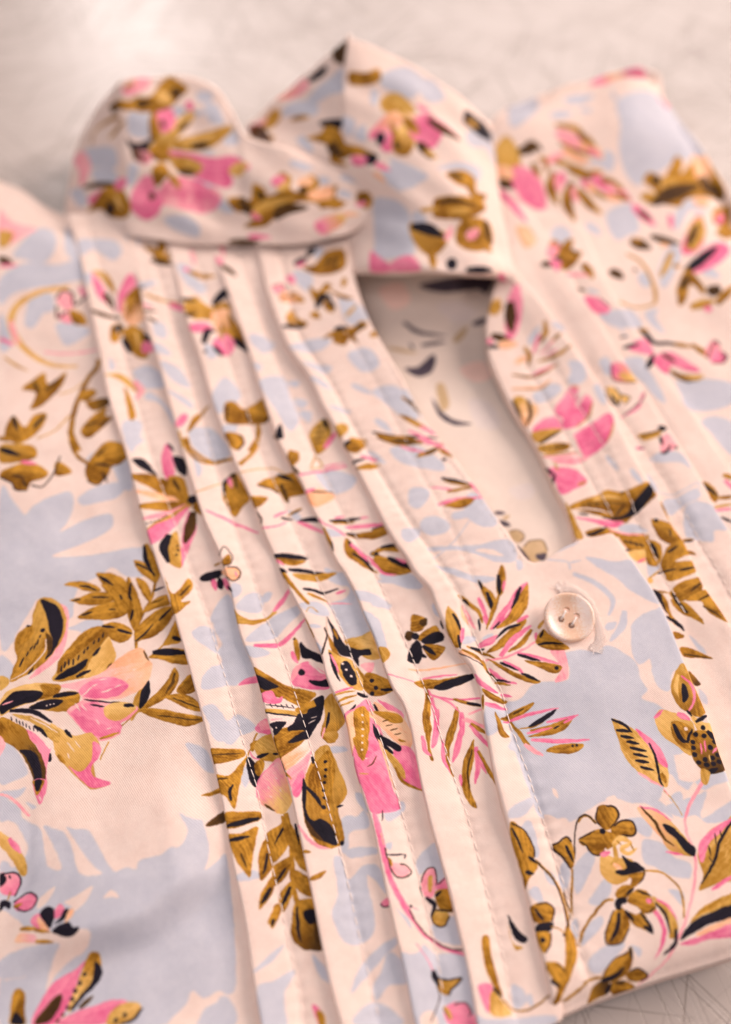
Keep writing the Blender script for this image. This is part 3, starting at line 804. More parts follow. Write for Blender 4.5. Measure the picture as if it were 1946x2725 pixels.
 'tuck1': '''
p bl 563,3028 87,-21 -34,-59
p bl 982,1919 29,32 39,8 34,-35 15,-96 -45,22 -48,29
p bl 1057,2005 38,85 42,22 35,-86 29,-81 27,-53 44,-162 -67,-50 -11,-11 -41,2 -26,-14 -74,-17 -4,62 30,52 38,20 5,25 -24,33 20,37 -36,67 -9,35
p bl 1062,1556 43,19 36,-35 30,-34 36,36 77,-52 -9,-31 -61,-18 -41,-30 -38,-4 -31,34 -7,38 -20,36
p bl 1120,1432 68,32 39,-7 -33,-62 -39,15
p bl 1233,1267 31,41 14,-47 -18,-50
p bl 1255,856 62,23 25,-29 -79,-20
p bl 1337,515 65,65 40,28 -38,-58 -62,-45
p bl 1351,449 57,25 67,43 10,-15 -36,-78 16,-110 -87,-3
p bl 1548,572 51,-49 26,-57 -50,33
p cr 1074,2317 18,49 42,-50 -7,-41 -31,-11
p bl 155,4360 184,-9 64,-90 -44,-70 -115,86 -57,-54
p bl 558,3451 77,17 85,-68 15,-59 -131,-5 -50,82
p bl 421,3511 38,-54 -24,-33
p bl 540,3098 88,21 -1,-138 -21,-82 -44,83
p bl 654,3309 108,-114 32,-109 -83,144 -86,37
p bl 218,4065 38,27 8,-60 -23,-43
p nv 615,2857 53,13 65,-75 -4,-11 -76,33
p pk 767,2978 -17,-99 33,-113 40,4 -16,120
p nv 805,2890 61,-16 17,-96 -46,28
b nv 142 775,2971 31,-44
b mu 851 911,2607 -166,126 -117,24
b pc 431 911,2607 -136,45 -114,20
b mu 595 911,2607 -120,-8 -120,-16
b pl 346 911,2607 -113,-59 -96,-40
b mg 412 911,2603 -99,-87 -74,-67
p pk 912,2594 -100,-78 -78,-74 22,-81 70,72
p mu 793,2772 71,-4 32,-78 15,-83 -83,57
b md 186 819,2758 39,-69
d nv 61 729,2482 16,9 18,9 16,12 16,17 13,14
p pk 914,2570 46,-95 -29,-119 -28,-110 -9,195
b md 529 933,2555 -6,-91 -16,-65
p mg 814,2338 28,93 30,14 35,-179 -16,-19 -53,31
b nv 435 834,2423 -16,-69 28,-78
d nv 66 878,2371 5,-25 -4,-27
d nv 267 925,2636
p mu 948,2624 55,-18 -11,-70 -62,46
p mu 840,2190 39,-85 32,28 30,66 26,-33 -9,-40 -34,-59 40,8 -63,-77 -28,87
b md 120 917,2100 39,64
p pk 1204,1670 23,30 63,14 7,-28 -63,-13
p pk 1285,1477 43,39 47,-40 2,-30 -68,6
p pl 1301,1502 33,5 19,-30 -39,-12
p mu 1107,1369 72,6 65,4 2,-33 -62,-30 -64,-11
b md 69 1123,1342 111,19
s mu 69 1296,1454 -25,-70 -20,-52
p mu 1269,1408 37,10 -26,-47
p mu 1135,1256 53,-1 25,27 34,53 11,8 -15,-88 -14,-130 -16,6 -23,30 -27,15 -10,29
b nv 141 1208,1151 -7,41 11,26
b md 112 1145,1236 45,8
p nv 1256,1336 17,8 44,-66 -9,-56 -23,10 -18,45
p mg 1286,1396 33,40 44,12 29,-31 4,-82 -50,-6 -34,11
s pk 52 1269,1373 16,-28 28,-9
b nv 171 1302,1346 44,16
b nv 102 1366,1361 23,1
p mu 1290,1319 34,18 8,-36 -15,-35 -18,12
p pl>gd 1311,1246 36,56 54,41 54,-133 2,-39 -25,-57 -32,-5 -33,17 -34,18 -24,32
s pk 56 1310,1178 -1,57 18,38 47,48
b cr 39 1351,1221 9,-11
b cr 39 1377,1261 11,-9
b cr 39 1401,1210 6,-11
b cr 39 1359,1182 11,-8
b md 100 1343,1145 37,-25
p mu 1185,1096 66,13 74,8 4,-28 -64,-37 -66,-17
b nv 225 1204,1046 60,21 57,24
p mu 1209,1010 48,9 61,36 -2,-57 -10,-88 -4,-62 -25,22 -28,35 -26,52
b nv 157 1212,988 78,21
b md 105 1262,939 24,-52
s mu 199 1429,1110 22,-87 9,-102 9,-102 23,-71
p mu 1354,1024 48,37 33,30 10,-101 -38,-64 -20,-9 -23,30
b nv 102 1436,1083 -22,-47 -24,-49
p mu 1328,923 13,67 21,13 26,-85 -19,-51 -25,-29 -12,53
b nv 114 1362,948 -3,-43 -8,-40
p mu 1386,898 48,29 27,10 -14,-67 -46,-47 -11,21
b nv 122 1436,889 -33,-50
p mu 1344,732 3,57 33,65 15,12 -2,-63 -24,-44
b nv 181 1380,810 -28,-57
p mu 1417,795 46,49 8,-41 -35,-75 -16,21
b nv 186 1457,817 -30,-66
p mu 1376,691 24,57 20,7 2,-41 -24,-48 -16,10
b nv 148 1398,696 -5,-23
p mu 1456,1001 27,22 41,-102 11,-52 -48,30 -22,47
p mu 1466,885 49,-21 32,-26 6,-58 -52,17 -27,31
p mu>md 1467,695 9,64 31,15 52,-7 17,-75 17,-97 -45,-10 -36,6 -31,24 -18,40
b nv 141 1486,744 6,-75 12,-54
p nv 1512,728 47,5 14,-41 -43,-10
p md 1553,693 40,-98 -31,14
p mu 1411,1102 56,-57 20,-98 -22,-1 -29,54
b nv 108 1468,1066 19,-82
p pk 1552,394 31,-15 23,-64 -24,1
p mu 1568,370 25,0 13,-55 -22,1
p nv 991,2203 34,26 60,13 14,-16 -30,-28 -54,-13
p nv 1037,2207 27,-8 -11,-28
b pk 281 1057,2189 14,-46
b pk 245 1105,2195 24,-53
p nv 1080,2207 23,-29 -4,-36 -22,16
b nv 117 1126,2158 16,-25
p mu 1087,2289 31,36 12,-43 -28,-16
s ol 53 1074,2317 18,49 42,-50 -7,-41 -31,-12
p pc 1090,2233 25,24 43,-3 21,-28 -12,-30 -23,-10 -26,18
s ol 72 1115,2257 43,-3 21,-28 -12,-30 -23,-10 -29,22
b pk 106 1153,2233 7,-25
b mu 118 1056,2267 29,13
p pk 261,4083 52,-49 51,-92 49,-99 -48,35 -63,62
p mg>mu 259,4100 66,7 54,-81 23,-73 -52,58 -59,67
b md 386 346,3955 51,-97
p pk 467,4090 38,-50 0,-75 -61,-145 -28,112 19,92
p mu>pc 537,3968 -38,18 -49,-92 10,-108 66,-61 51,61
b mu 278 489,3947 7,-146
b pc 187 459,3884 2,-97
b md 282 287,3821 75,-23 74,-9
p mu 407,3737 44,16 21,-56 -27,-78 -33,11
d nv 252 439,3720
p mu 470,3696 55,33 68,-62 29,-135 -48,-16 -54,54
b nv 338 480,3646 44,-87
b gd 177 537,3689 31,-104
p pk 583,3615 53,1 11,-53 -55,-15
b nv 279 586,3661 39,-43
p mg 410,3390 79,22 73,-48 19,-50 -31,13 -70,52
p mu 515,3333 43,-69 35,-112 -22,-37 -27,97
b pl 385 565,3374 35,-52 -18,-54
''',
 'tuck2': '''
p bl 610,2949 120,9 84,-98 -74,-48 -90,55
p bl 632,2821 49,-65 -16,-61
p cr 802,2241 16,57 41,-45 -6,-47 -29,-17
p bl 865,2100 41,4 6,-45 -37,-29
p bl 893,1984 45,74 46,15 30,-44 -12,-57 -58,-12
p bl 1015,2071 33,0 -17,-45 -28,4
p bl 945,1819 61,83 92,69 83,35 1,-35 -57,-67 -57,-66 -80,-25
p bl 943,1789 81,-4 32,-24 -63,-29 -32,17
p bl 1345,870 32,10 27,-85 63,51 13,-84 24,-101 -6,-74 -51,-39 -56,7 -37,62 -11,50 21,77
p bl 1374,1035 61,10 32,22 16,-68 -75,-20 -5,-65 -27,-9
p bl 1433,1145 39,-23 11,-67 -49,56
p bl 1382,906 69,13 69,-7 0,-21 -85,-14 -26,1
p bl 1451,835 58,14 31,-52 10,-62 -41,52
p bl 1417,374 20,68 40,60 71,56 61,19 -102,-106 -50,-57
p bl 1496,398 31,55 30,67 50,-29 18,-76 -69,-10 -46,-54
p bl 1432,265 20,56 54,27 59,-25 38,-54
p bl 1316,1334 56,5 23,-18 -61,-10
p bl 115,4363 56,27 45,-137 -44,-3
p bl 343,4326 60,5 38,-87 -59,-6
p bl 223,3937 96,45 18,-30 -80,-49
p bl 358,3513 56,13 55,-58 -69,-3
p bl 414,3417 98,-25 63,-115 -96,34
p bl 469,3246 115,-60 11,-54 -84,58
p bl 351,3675 62,-6 17,-94 -55,5
p bl 595,2984 103,31 111,-154 -91,-28 -79,36
s mu 175 586,2945 31,-75 91,-61 120,14
s mg 58 664,2602 129,87 94,53
p mu 785,2608 8,81 40,51 35,-40 52,-107 -31,-53 -34,-59 -41,60
b nv 187 836,2732 -45,-56 8,-81
b pk 224 811,2707 17,-53
b nv 110 836,2729 16,-84
b pk 170 723,2497 118,-45 128,-63
p nv 718,2134 34,24 60,10 15,-16 -30,-26 -55,-11
p nv 764,2136 28,-8 -12,-28
b pk 276 784,2118 14,-45
b pk 240 832,2122 24,-51
p nv 807,2135 23,-29 -4,-35 -22,16
b nv 112 853,2087 15,-24
p mu 815,2212 28,47 12,-45 -26,-22
s ol 54 802,2241 16,57 41,-45 -6,-47 -29,-18
p pc 818,2160 24,25 41,4 20,-25 -11,-32 -22,-15 -25,13
s ol 72 842,2185 41,4 20,-25 -11,-32 -22,-15 -28,18
b pk 107 878,2167 8,-24
b mu 117 783,2194 30,11
p mg 882,1975 28,-31 60,-19 63,25 29,29 12,-14 -40,-31 -51,-32 -52,-4 -41,5
b pk 226 1062,1979 34,47 39,75
b pk 235 987,1795 94,12 51,38 86,112
p mu 1155,1845 19,-19 12,-79 -14,-13 -14,53
b pk 220 1151,1774 9,-27 15,-23
p nv 1182,1823 41,-37 77,-40 0,-36 -64,29 -43,11
d nv 56 1159,1838
p pk 1149,1631 12,65 52,33 41,-27 65,-47 1,-53 -57,-10 -70,14
p pl 1151,1634 10,62 29,19 -16,-50
b cr 85 1225,1721 47,-39 29,-14
d nv 153 1194,1677
p nv 1224,1640 49,-3 46,7 1,-36 -64,6
p mu 987,1686 56,-27 70,-38 40,-12 100,-28 -6,-26 -51,-35 -80,28 -90,16 -18,58
p nv 992,1655 52,-21 54,-29 -18,-15 -44,-11 -30,37
p pk 1029,1559 41,20 24,-32 25,10 -12,-36 -67,-3
b nv 54 1052,1508 122,-2
b nv 48 1068,1514 12,-18
b nv 48 1090,1517 12,-18
b nv 48 1112,1517 12,-18
b nv 49 1134,1520 13,-18
b nv 50 1157,1520 11,-15
p mu 1174,1506 67,38 45,12 12,-31 -67,-35 -45,-7
p mg 1047,1488 72,4 67,-3 11,-16 -77,0 -61,-3
b nv 88 1048,1471 72,-1 66,-1
b pl 94 1077,1439 44,12
p mu 1091,1371 53,43 41,-55 -47,-66 -49,4
p nv 1072,1423 66,16 -41,-67 -12,28
d cr 35 1098,1408
p nv 1142,1408 29,35 15,40 34,3 10,21 30,12 -8,31 41,13 -4,-81 -32,-66 -34,-40 -44,-19 -33,-10 16,39
b cr 41 1243,1465 22,9
b cr 40 1232,1442 28,14
p mg>mu 1297,1543 40,32 52,-58 -4,-73 -38,-48 -5,-40 -35,1 -24,41 16,71
b nv 128 1317,1488 -11,-67
b pl 92 1298,1422 -8,-46
p mu 1091,1325 63,72 78,9 -26,-56 -59,-57 -37,-26
p nv 1149,1349 60,56 36,0 -12,-28 -56,-26
p pc>cr 1121,1267 58,55 53,45 1,-44 -52,-67 -36,-34
p pl 1150,1217 63,62 34,47 -19,-94 -20,-103 -21,-20 -19,45
p pk 1174,1155 35,75 12,-29 -11,-65 -23,-26
b nv 110 1121,1262 19,-52 11,-11
b mu 90 1140,1216 28,-30
p mg 1299,1399 50,4 6,-29 -33,-22 -17,17
p mg>mu 1267,1325 44,22 29,-53 23,-58 28,-57 2,-50 -33,-50 17,-67 9,-64 -36,-29 -31,-8 -42,19 -40,62 -18,76 -3,80 14,78 21,58
p mu 1284,1295 38,28 24,-75 -10,-90 -10,-77 -21,-26 -33,66 -34,42 9,71
p nv 1215,1198 18,-48 -1,-80 28,-49 35,11 45,-36 17,-66 -49,8 -38,34 -39,52 -16,88
p md 1232,1025 33,-41 38,-40 -27,3 -32,35
b nv 170 1232,1157 40,-38 19,-33
d nv 73 1306,1275 2,-35 -3,-26 -2,-28 -5,-32 5,-30
d nv 102 1302,1082
b nv 128 1249,1296 5,-30
b nv 112 1356,1083 22,7
d nv 96 1377,936
b pl 143 1204,994 41,-51 48,-28 34,-4
p mu 1254,790 26,18 35,14 -18,-30 -38,-13
b mu 136 1227,893 27,-1
p pk 1528,700 27,21 25,-26 -41,-9
s nv 51 1528,700 12,-14 30,3
b mu 455 121,4280 64,-42
b mg 252 180,4411 76,-17
p mu 242,4251 64,-14 69,-62 27,-43 -66,-30 -39,70
b md 425 299,4139 107,-41
b mu 493 331,4276 26,-73
b mu 361 383,4187 93,-41
b mu 324 312,4372 80,-42
d pk 202 459,4288
b md 146 245,3905 41,23
b pk 157 279,3796 57,-14
b md 188 291,3752 69,4
b md 230 324,3703 44,-26
b mg 194 285,3875 76,-28 142,-27
b pk 399 431,3816 87,-48
p pk 519,3009 35,79 29,-6 -22,-68
s mu 162 572,2935 37,-86 81,-56 134,31
p mu 589,2983 18,95 76,88 -32,-70 -48,-111
s mg 119 548,2979 27,-104
''',
 'tuck3': '''
p bl 438,3193 47,105 79,-78 -5,-86 -76,-93 -44,59
p bl 510,2971 66,-4 -36,-98 -36,42
p bl 836,2489 66,-36 -12,-38 -39,40
p bl 1021,2165 56,-23 55,-15 43,-98 37,-96 35,-94 -89,-38 -35,1 -32,67 -23,54 -25,54 72,24 19,56 -62,21 -37,28
p bl 912,1956 65,24 54,-21 15,-50 -78,3
b bl 232 966,1850 42,-2
p bl 984,1768 35,-26 -11,-36
p bl 1283,1014 70,52 13,-35 -65,-56
p bl 1406,817 34,47 54,26 34,-102 -39,-52 -24,63 -45,-31
p bl 1321,636 48,-37 12,-42 -37,49
p bl 1452,574 95,39 24,-40 12,-64 -102,14 -20,41
p bl 1331,465 61,4 37,37 41,-29 111,-12 42,-153 5,-87 -238,-5 -31,132
p cr 1411,262 41,11 17,-51 -59,-2
p bl 1279,878 32,14 -5,-34
p bl 174,4051 84,-12 51,-134 -60,-11
p bl 281,3942 66,-29 -10,-61 -50,11
p bl 474,3247 63,9 37,-92 -60,-44
p bl 366,3488 54,3 18,-68 -46,-17
p mu 498,3109 45,25 47,-39 55,30 46,32 41,-80 -19,-72 -84,-13 -75,-17 -48,23
s ol 107 512,3096 2,-94
b ol 128 601,3090 28,-87
s ol 103 691,3154 36,-77 -20,-70
s mu 204 674,2994 -7,-90 -29,-84
p mu 515,2910 42,16 51,-26 -23,-59 -56,26
s mu 198 681,2962 -20,-131 -63,-108
p mu 531,2914 49,1 30,-46 -23,-56 -42,18
s ol 89 580,2915 30,-46 -23,-56
s mg 66 602,2674 76,39 80,20 62,-42
p mu 643,2529 98,17 -37,-72 -42,3
p mu 687,2613 47,55 64,23 65,14 56,-18 3,-105 -75,-22 -15,-32 -41,62 -42,12
b nv 228 785,2691 75,-34
b md 226 800,2639 39,-108
s ol 87 690,2613 58,-8 43,-15
p md 750,2920 38,26 2,-55
s pk 85 720,2350 72,26 45,36
b pk 204 887,2415 54,-24 83,-47
b nv 159 811,2430 50,2
p nv 893,2419 47,22 64,-7 0,-24
b mu 170 843,2454 26,18 34,22
b pk 153 780,2431 27,25 27,23
b nv 98 863,2461 41,25
s ol 83 693,2447 27,-37 -1,-29
p nv 781,2217 67,14 73,-5 18,-17 -90,-11 -51,0
p mu 795,2196 90,5 49,1 -47,-36 -55,3
b pk 148 798,2189 38,-27
p mu 814,2144 33,-26 26,-43 44,-61 38,-37 -6,-17 -50,50 -44,53 -29,43
b nv 222 809,2138 40,-13
b nv 237 861,2141 87,1 77,-11
p mg>mu 875,2122 74,6 125,11 -51,-40 -61,-11 -60,5
b nv 183 928,2040 48,0 42,-8 63,20
b mu 162 949,2021 85,-33
b pk 131 1076,2029 42,14
b pl 70 1034,1980 115,-6
s mu 46 945,1918 16,29 37,-23
p mu 938,1888 13,-19 19,-47 13,-34 -24,28
p mg>gd 1114,1795 68,19 65,28 24,-56 17,-74 -71,-14 -58,49
p mu 1032,1904 8,-80 25,-45 30,-66 41,-14 41,-43 40,-58 23,-45 -34,14 -47,91 -58,27 -47,63
p nv 1035,1903 28,-40 30,-50 24,-36 24,-14 41,-15 43,0 5,-30 -48,-6 -4,-45 -31,41 -46,5 -30,45 -8,57
b mu 132 1066,1842 19,-46
s ol 85 1027,1847 11,-51 -21,-93
p mg>gd 1045,1732 50,-26 58,-16 31,-66 29,-57 -47,-19 -53,37 -41,67
p nv 1100,1665 30,20 31,-49 9,-53 -27,-13 -31,41
d cr 58 1110,1670 15,-28 20,-30
b nv 164 1054,1716 19,-76 23,-59
b pk 119 1057,1706 19,-39 16,-46
p pl 1187,1675 57,6 -12,-47 -26,13
p mu 1210,1635 65,-19 69,-47 -58,-43 -57,2 -30,39
d nv 103 1235,1598 17,-36 -16,-27
b nv 185 1174,1532 40,-9
b nv 157 1275,1552 57,2
b mg 97 1072,1511 43,18 48,13
b pk 115 1081,1524 73,37
b mu 108 1087,1479 39,26 43,18
b mg 84 1099,1463 61,34
p nv 1113,1419 31,37 24,24 -12,-36 -30,-29
p pk 1116,1413 50,52 51,47 45,-105 22,-140 -144,-16
p pc 1122,1404 39,48 16,-4 -10,-113 -16,-85 -17,48
p mu 1176,1460 31,12 17,-68 -6,-76 -18,-58 -34,28 5,86
d cr 48 1193,1425 -1,-28 -2,-28 0,-28 -1,-27
p pc 1245,1497 63,-44 50,-61 -2,-82 -49,36 -40,60
p pk 1260,1509 99,-58 -1,-41 -61,54
p nv 1238,1390 18,-42 39,-42 33,-41 -50,24 -34,61
b nv 115 1246,1485 22,-55
b mu 51 1285,1429 22,-9
b mu 52 1296,1406 25,-8
b mu 51 1310,1381 25,-6
p pc 1170,1447 161,5 67,-92 -2,-68 -39,9 -45,43 -51,50 -34,37
p mu 1239,1457 103,-17 22,-37 -51,2
p pk 1170,1291 34,-56 39,35 43,21 10,-86 22,-80 32,-87 -70,-25 -49,-4 -32,92 -39,79
p pc 1255,1346 31,-52 19,-100 27,-80 -22,44 -24,86 -20,59
p mu 1159,1327 59,-5 -7,-64 -18,-33 -28,54
d cr 41 1187,1398 1,-31 2,-31 3,-30 1,-27
p mu 1158,1446 63,10 -3,-134 -20,-58 -22,22
d cr 48 1195,1432 0,-33 0,-31 1,-31 -2,-31 -1,-30
b md 52 1255,1252 -17,-32 -23,-19
b mg 56 1182,1169 39,3
p pk 1326,1292 70,-3 32,-89 25,-90 -71,22 -44,70
p mg 1283,1294 72,-74 16,-64 -44,48
b mu 134 1330,1207 35,-63 87,-44
b mg 80 1297,1281 28,-37 27,-33
p nv 1237,1402 35,-49 40,-25 42,-30 -8,-21 -46,25 -46,37
d nv 139 1340,1291
b md 52 1279,1409 25,8
b md 53 1293,1387 28,8
b md 52 1310,1369 31,8
b md 53 1329,1351 29,5
b mu 115 1346,1326 28,-7
p pk 1234,1000 19,1 24,-78 10,-55 22,-108 36,-75 36,-55 14,-45 -25,19 -46,74 -36,81 -23,95
s pk 131 1380,610 35,-54 46,-33 50,-30 70,-21
s ol 56 1373,632 37,-61 51,-46 60,-30 61,-8
b nv 56 1276,1023 -2,-46
s pc 39 1269,928 10,-50
p pl 1298,802 44,4 40,-23 -25,-28 -37,5
b nv 71 1289,840 38,1 38,4
b nv 65 1364,845 -6,-17
s ol 59 1283,867 11,-44 21,-57 31,-14 34,13 6,18 -23,20 -22,3
b mu 119 1298,826 13,-31
p pl 1420,737 23,47 32,12 10,-49 -12,-52 -23,-16 -20,16
p mg 1453,763 16,-5 -7,-52 -11,5
s ol 47 1421,738 22,46 32,12 10,-49 -4,-20
s ol 43 1416,723 14,-37
p pk 1483,731 44,31 9,-46 -48,-11
s ol 47 1489,732 35,28
p mu 1476,701 65,9 12,-76 -57,-1
p mg 1458,624 28,15 43,-25 -24,-37 -38,6
s ol 57 1458,624 5,-30 20,-19 24,2 22,34
b nv 179 1443,681 29,-27 -13,-42
b nv 77 1479,634 69,0
b nv 114 1476,688 25,18
d nv 68 1382,645
b pl 50 1386,641 26,-9
s pk 41 1398,509 40,-56 20,-40
p mg 1457,411 40,-26 66,3 -37,-37 -10,-20 -31,10 -20,31
s nv 64 1457,411 40,-26 66,3 -37,-38 -11,-19
b nv 264 1461,411 5,-23 10,-23
s ol 49 1470,364 10,-48 -35,-78
p pk 1491,279 32,25 50,0 21,-30 34,-49 -108,0
b mg 212 1497,288 22,-37
s ol 43 1492,284 19,-36
s ol 48 1533,299 40,5 21,-29 -9,-18
p pl 1265,650 23,28 9,-28
b mu 378 251,4001 62,-22 73,-2
d pk 170 231,4017
b pl 293 246,4168 27,-111
p mg>mu 239,3744 51,81 53,-44 43,-19 70,38 34,-57 -40,-76 -83,-5 -76,-11
b md 356 227,3790 70,0
b nv 559 395,3786 57,77 34,-31
b mg 290 470,3862 58,-4
p pc>mu 388,3720 93,24 41,-182 -51,-17 -54,62
p mu 478,3723 67,-107 48,-117 -65,43 -35,90
b nv 401 517,3547 81,-79
p pk 286,3602 69,41 52,-36 -34,-30 -66,-17
p pk 416,3533 53,52 55,-66 -18,-70 -49,-8 -45,46
b mu 251 451,3636 -1,-91
b nv 378 364,3501 16,81 30,9
b nv 286 424,3487 37,-55
d nv 100 376,3446
b md 309 260,3666 52,27
''',
 'tuck4': '''
p bl 735,2620 109,20 87,-44 -21,-65 -97,-22
p bl 785,2282 69,3 25,-27 -62,-19
p bl 925,1949 90,0 76,-45 -9,-28 -79,17 -55,12
p bl 964,1845 51,-13 36,-67 22,-80 -7,-42 -52,74 -30,67
p bl 1039,2026 124,40 11,-57 -110,4
p bl 1041,2049 77,32 96,-47 23,-57 -72,4 -79,38
p bl 1013,1930 60,-12 19,-33 -80,-5
p bl 1277,1888 30,20 15,-81 -29,13
p bl 1024,1819 24,-25 16,-103 -17,-30 -35,58
p bl 1520,292 41,-16 11,-42 -48,-25
p bl 1383,182 57,-12 202,18 33,-14 -36,-23 -253,-7
p bl 1567,243 21,19 7,-47
p bl 369,3487 63,10 74,-53 -54,-68 -58,42
p bl 400,3302 45,-7 -12,-52
p bl 440,3186 113,51 49,-142 46,-141 -45,-85 -65,105 -58,101
p bl 568,3203 69,5 -12,-43
p bl 612,3096 72,-20 -14,-45 -41,11
p bl 636,3007 72,-2 -14,-68
s pk 122 661,2590 96,44 130,31
s mg 72 732,2739 35,-70 -54,-27
b mu 594 634,2734 -7,-79
b ol 149 618,2730 19,-58
b md 253 605,2643 56,-39
p pc 686,2475 73,51 76,-33 -73,-77 -42,7
b md 126 707,2500 117,14
b pk 192 686,2488 52,34
b mu 142 828,2324 100,18
b nv 195 815,2333 69,16 85,14
b pk 149 837,2357 44,19
b pk 101 957,2360 38,10
s pk 100 759,2343 19,-24 57,-23 53,-38
b pk 223 888,2313 91,5 113,12
p mu 888,2267 104,20 119,14 -70,-54 -75,2
b nv 194 1032,2299 60,12
b nv 169 894,2274 44,1
p mu 880,2213 18,35 50,-70 43,-63 46,-52 -58,23 -57,39 -31,27
b nv 177 922,2163 57,-38 32,-49
b nv 172 903,2231 13,-32
b pk 244 914,2215 77,-73 89,-84
p mu 1015,2178 38,-23 110,-49 -25,-44 -67,-2 -38,50
d nv 153 1016,2167
b nv 185 1087,2140 64,-37
b mu 188 1038,2190 114,-15
b nv 188 1057,2200 96,6
b mu 181 785,2289 26,-67 23,-55
b nv 102 823,2213 9,-50
p mg 1031,1653 41,13 16,-26 -16,-37 -29,17
s pk 37 1077,1539 40,-11
b nv 195 1014,2297 38,10 36,2
p mu 1014,2294 63,18 19,-14 -32,-31 -50,-7
b pk 150 1014,2320 60,7
p mu 1014,2179 50,25 87,4 8,-29 -77,8 -68,-31
b nv 188 1054,2199 47,7 59,-4
d nv 116 1029,2166
p mu 1014,2141 68,5 67,-39 66,-30 -67,-27 -55,2 -49,43
b nv 303 1085,2140 64,-33 63,-32
b pk 126 1029,2106 33,-45 58,-9
p pk 1119,2144 67,-31 -37,1
p mu 1180,1797 11,48 54,-18 10,-20 -30,-46 -42,1
b md 387 1229,1795 19,22
p mu 1212,1736 73,52 24,-27 16,-34 -89,-19
p nv 1223,1716 61,40 39,-7 -4,-36 -60,-18
p mu 1234,1697 83,-9 10,-20 -47,-49 -34,31
b nv 232 1234,1689 50,-42
p md 1153,1733 13,30 31,-13 -20,-35
d nv 177 1201,1736
p nv 1162,1631 19,61 31,26 18,-47 -13,-59 -25,-5 -24,4
b nv 184 1217,1652 28,-17
b nv 126 1315,1810 8,-39
p mg 1032,1659 38,10 16,-23 -11,-36 -24,-16
s pk 44 1077,1537 61,-11 60,-13
b pc 99 1165,1574 119,4 146,24
p mu 1188,1507 43,23 80,-4 151,28 -60,-49 -81,-24 -80,4
p nv 1272,1489 73,36 117,31 -24,-32 -71,-32 -58,-17
b pk 106 1222,1531 72,9 81,8
s pk 94 1249,1479 19,-30 96,-17 115,7
b mu 166 1356,1433 65,-20 61,-14
b nv 143 1412,1415 71,-12
p mu 1240,1493 17,-64 -7,-90 -21,-66 -10,72 14,79
b pk 212 1261,1440 17,-85 -1,-78
p mu 1351,1279 -3,62 15,57 12,-14 -9,-67
b pk 251 1384,1369 4,-93
b pl 103 1415,1364 67,28
b pl 133 1386,1343 96,-40
b pk 112 1252,1459 89,-44 43,-49
p mu 1236,1381 21,-73 -9,-85 14,-62 -16,7 -15,95
b pk 206 1218,1259 7,-57 25,-22
b pk 267 1284,1384 -11,-116 -14,-53
p mu 1372,1385 -19,-104 -24,-71 -1,-49 -17,61 19,84
b pk 176 1304,1250 -1,-82 34,-65
b mu 110 1313,1186 12,-46 16,-47
b pk 281 1383,1296 -20,-75 -22,-61
p mu 1432,1251 -4,-84 -22,-83 3,-57 21,-65 -25,7 -26,47 -8,63 15,88 25,53
b md 80 1423,1209 -24,-95 4,-81
b pk 233 1439,1217 4,-81 -17,-72
b pk 131 1367,1101 4,-47
b mu 182 1448,1199 32,-76 49,-94
b pk 132 1446,1175 27,-72
b pk 223 1420,1314 35,-46 44,-56
b mu 190 1426,1320 63,-43
b pl 128 1402,1347 33,-18 45,-18
p mu 1420,457 26,3 6,-70 15,-68 16,-78 -26,28 -26,57 -12,68
b nv 109 1450,277 29,-29
p mg 1523,511 14,-71 37,-16 -29,-8 -17,45
p nv 1525,546 17,-31 24,-35 26,-25 -18,-17 -27,16 -17,46
p pk 1395,285 48,3 3,-53 -19,-45 -24,43
p mg>gd 1446,270 39,-42 28,-37 -47,-13 -35,18
s mu 68 1483,240 36,-33 60,-1 89,55
p pl>pk 149,4126 49,-1 2,-133 -34,6
d mg 197 187,4143
b md 365 194,3974 77,-69
p mg>mu 700,2872 27,49 46,41 30,-37 9,-76 -28,-84 -46,-21 -30,78
b nv 218 770,2956 25,-64
b md 116 741,2902 33,15
b md 134 732,2871 49,14
b md 131 722,2837 53,15
b md 142 726,2809 43,10
b pk 303 780,2781 52,87
s mu 72 738,2744 -22,-88
p nv 532,2814 24,93 20,-88
b mu 319 615,2741 3,-82
b pk 96 779,2663 98,21
''',
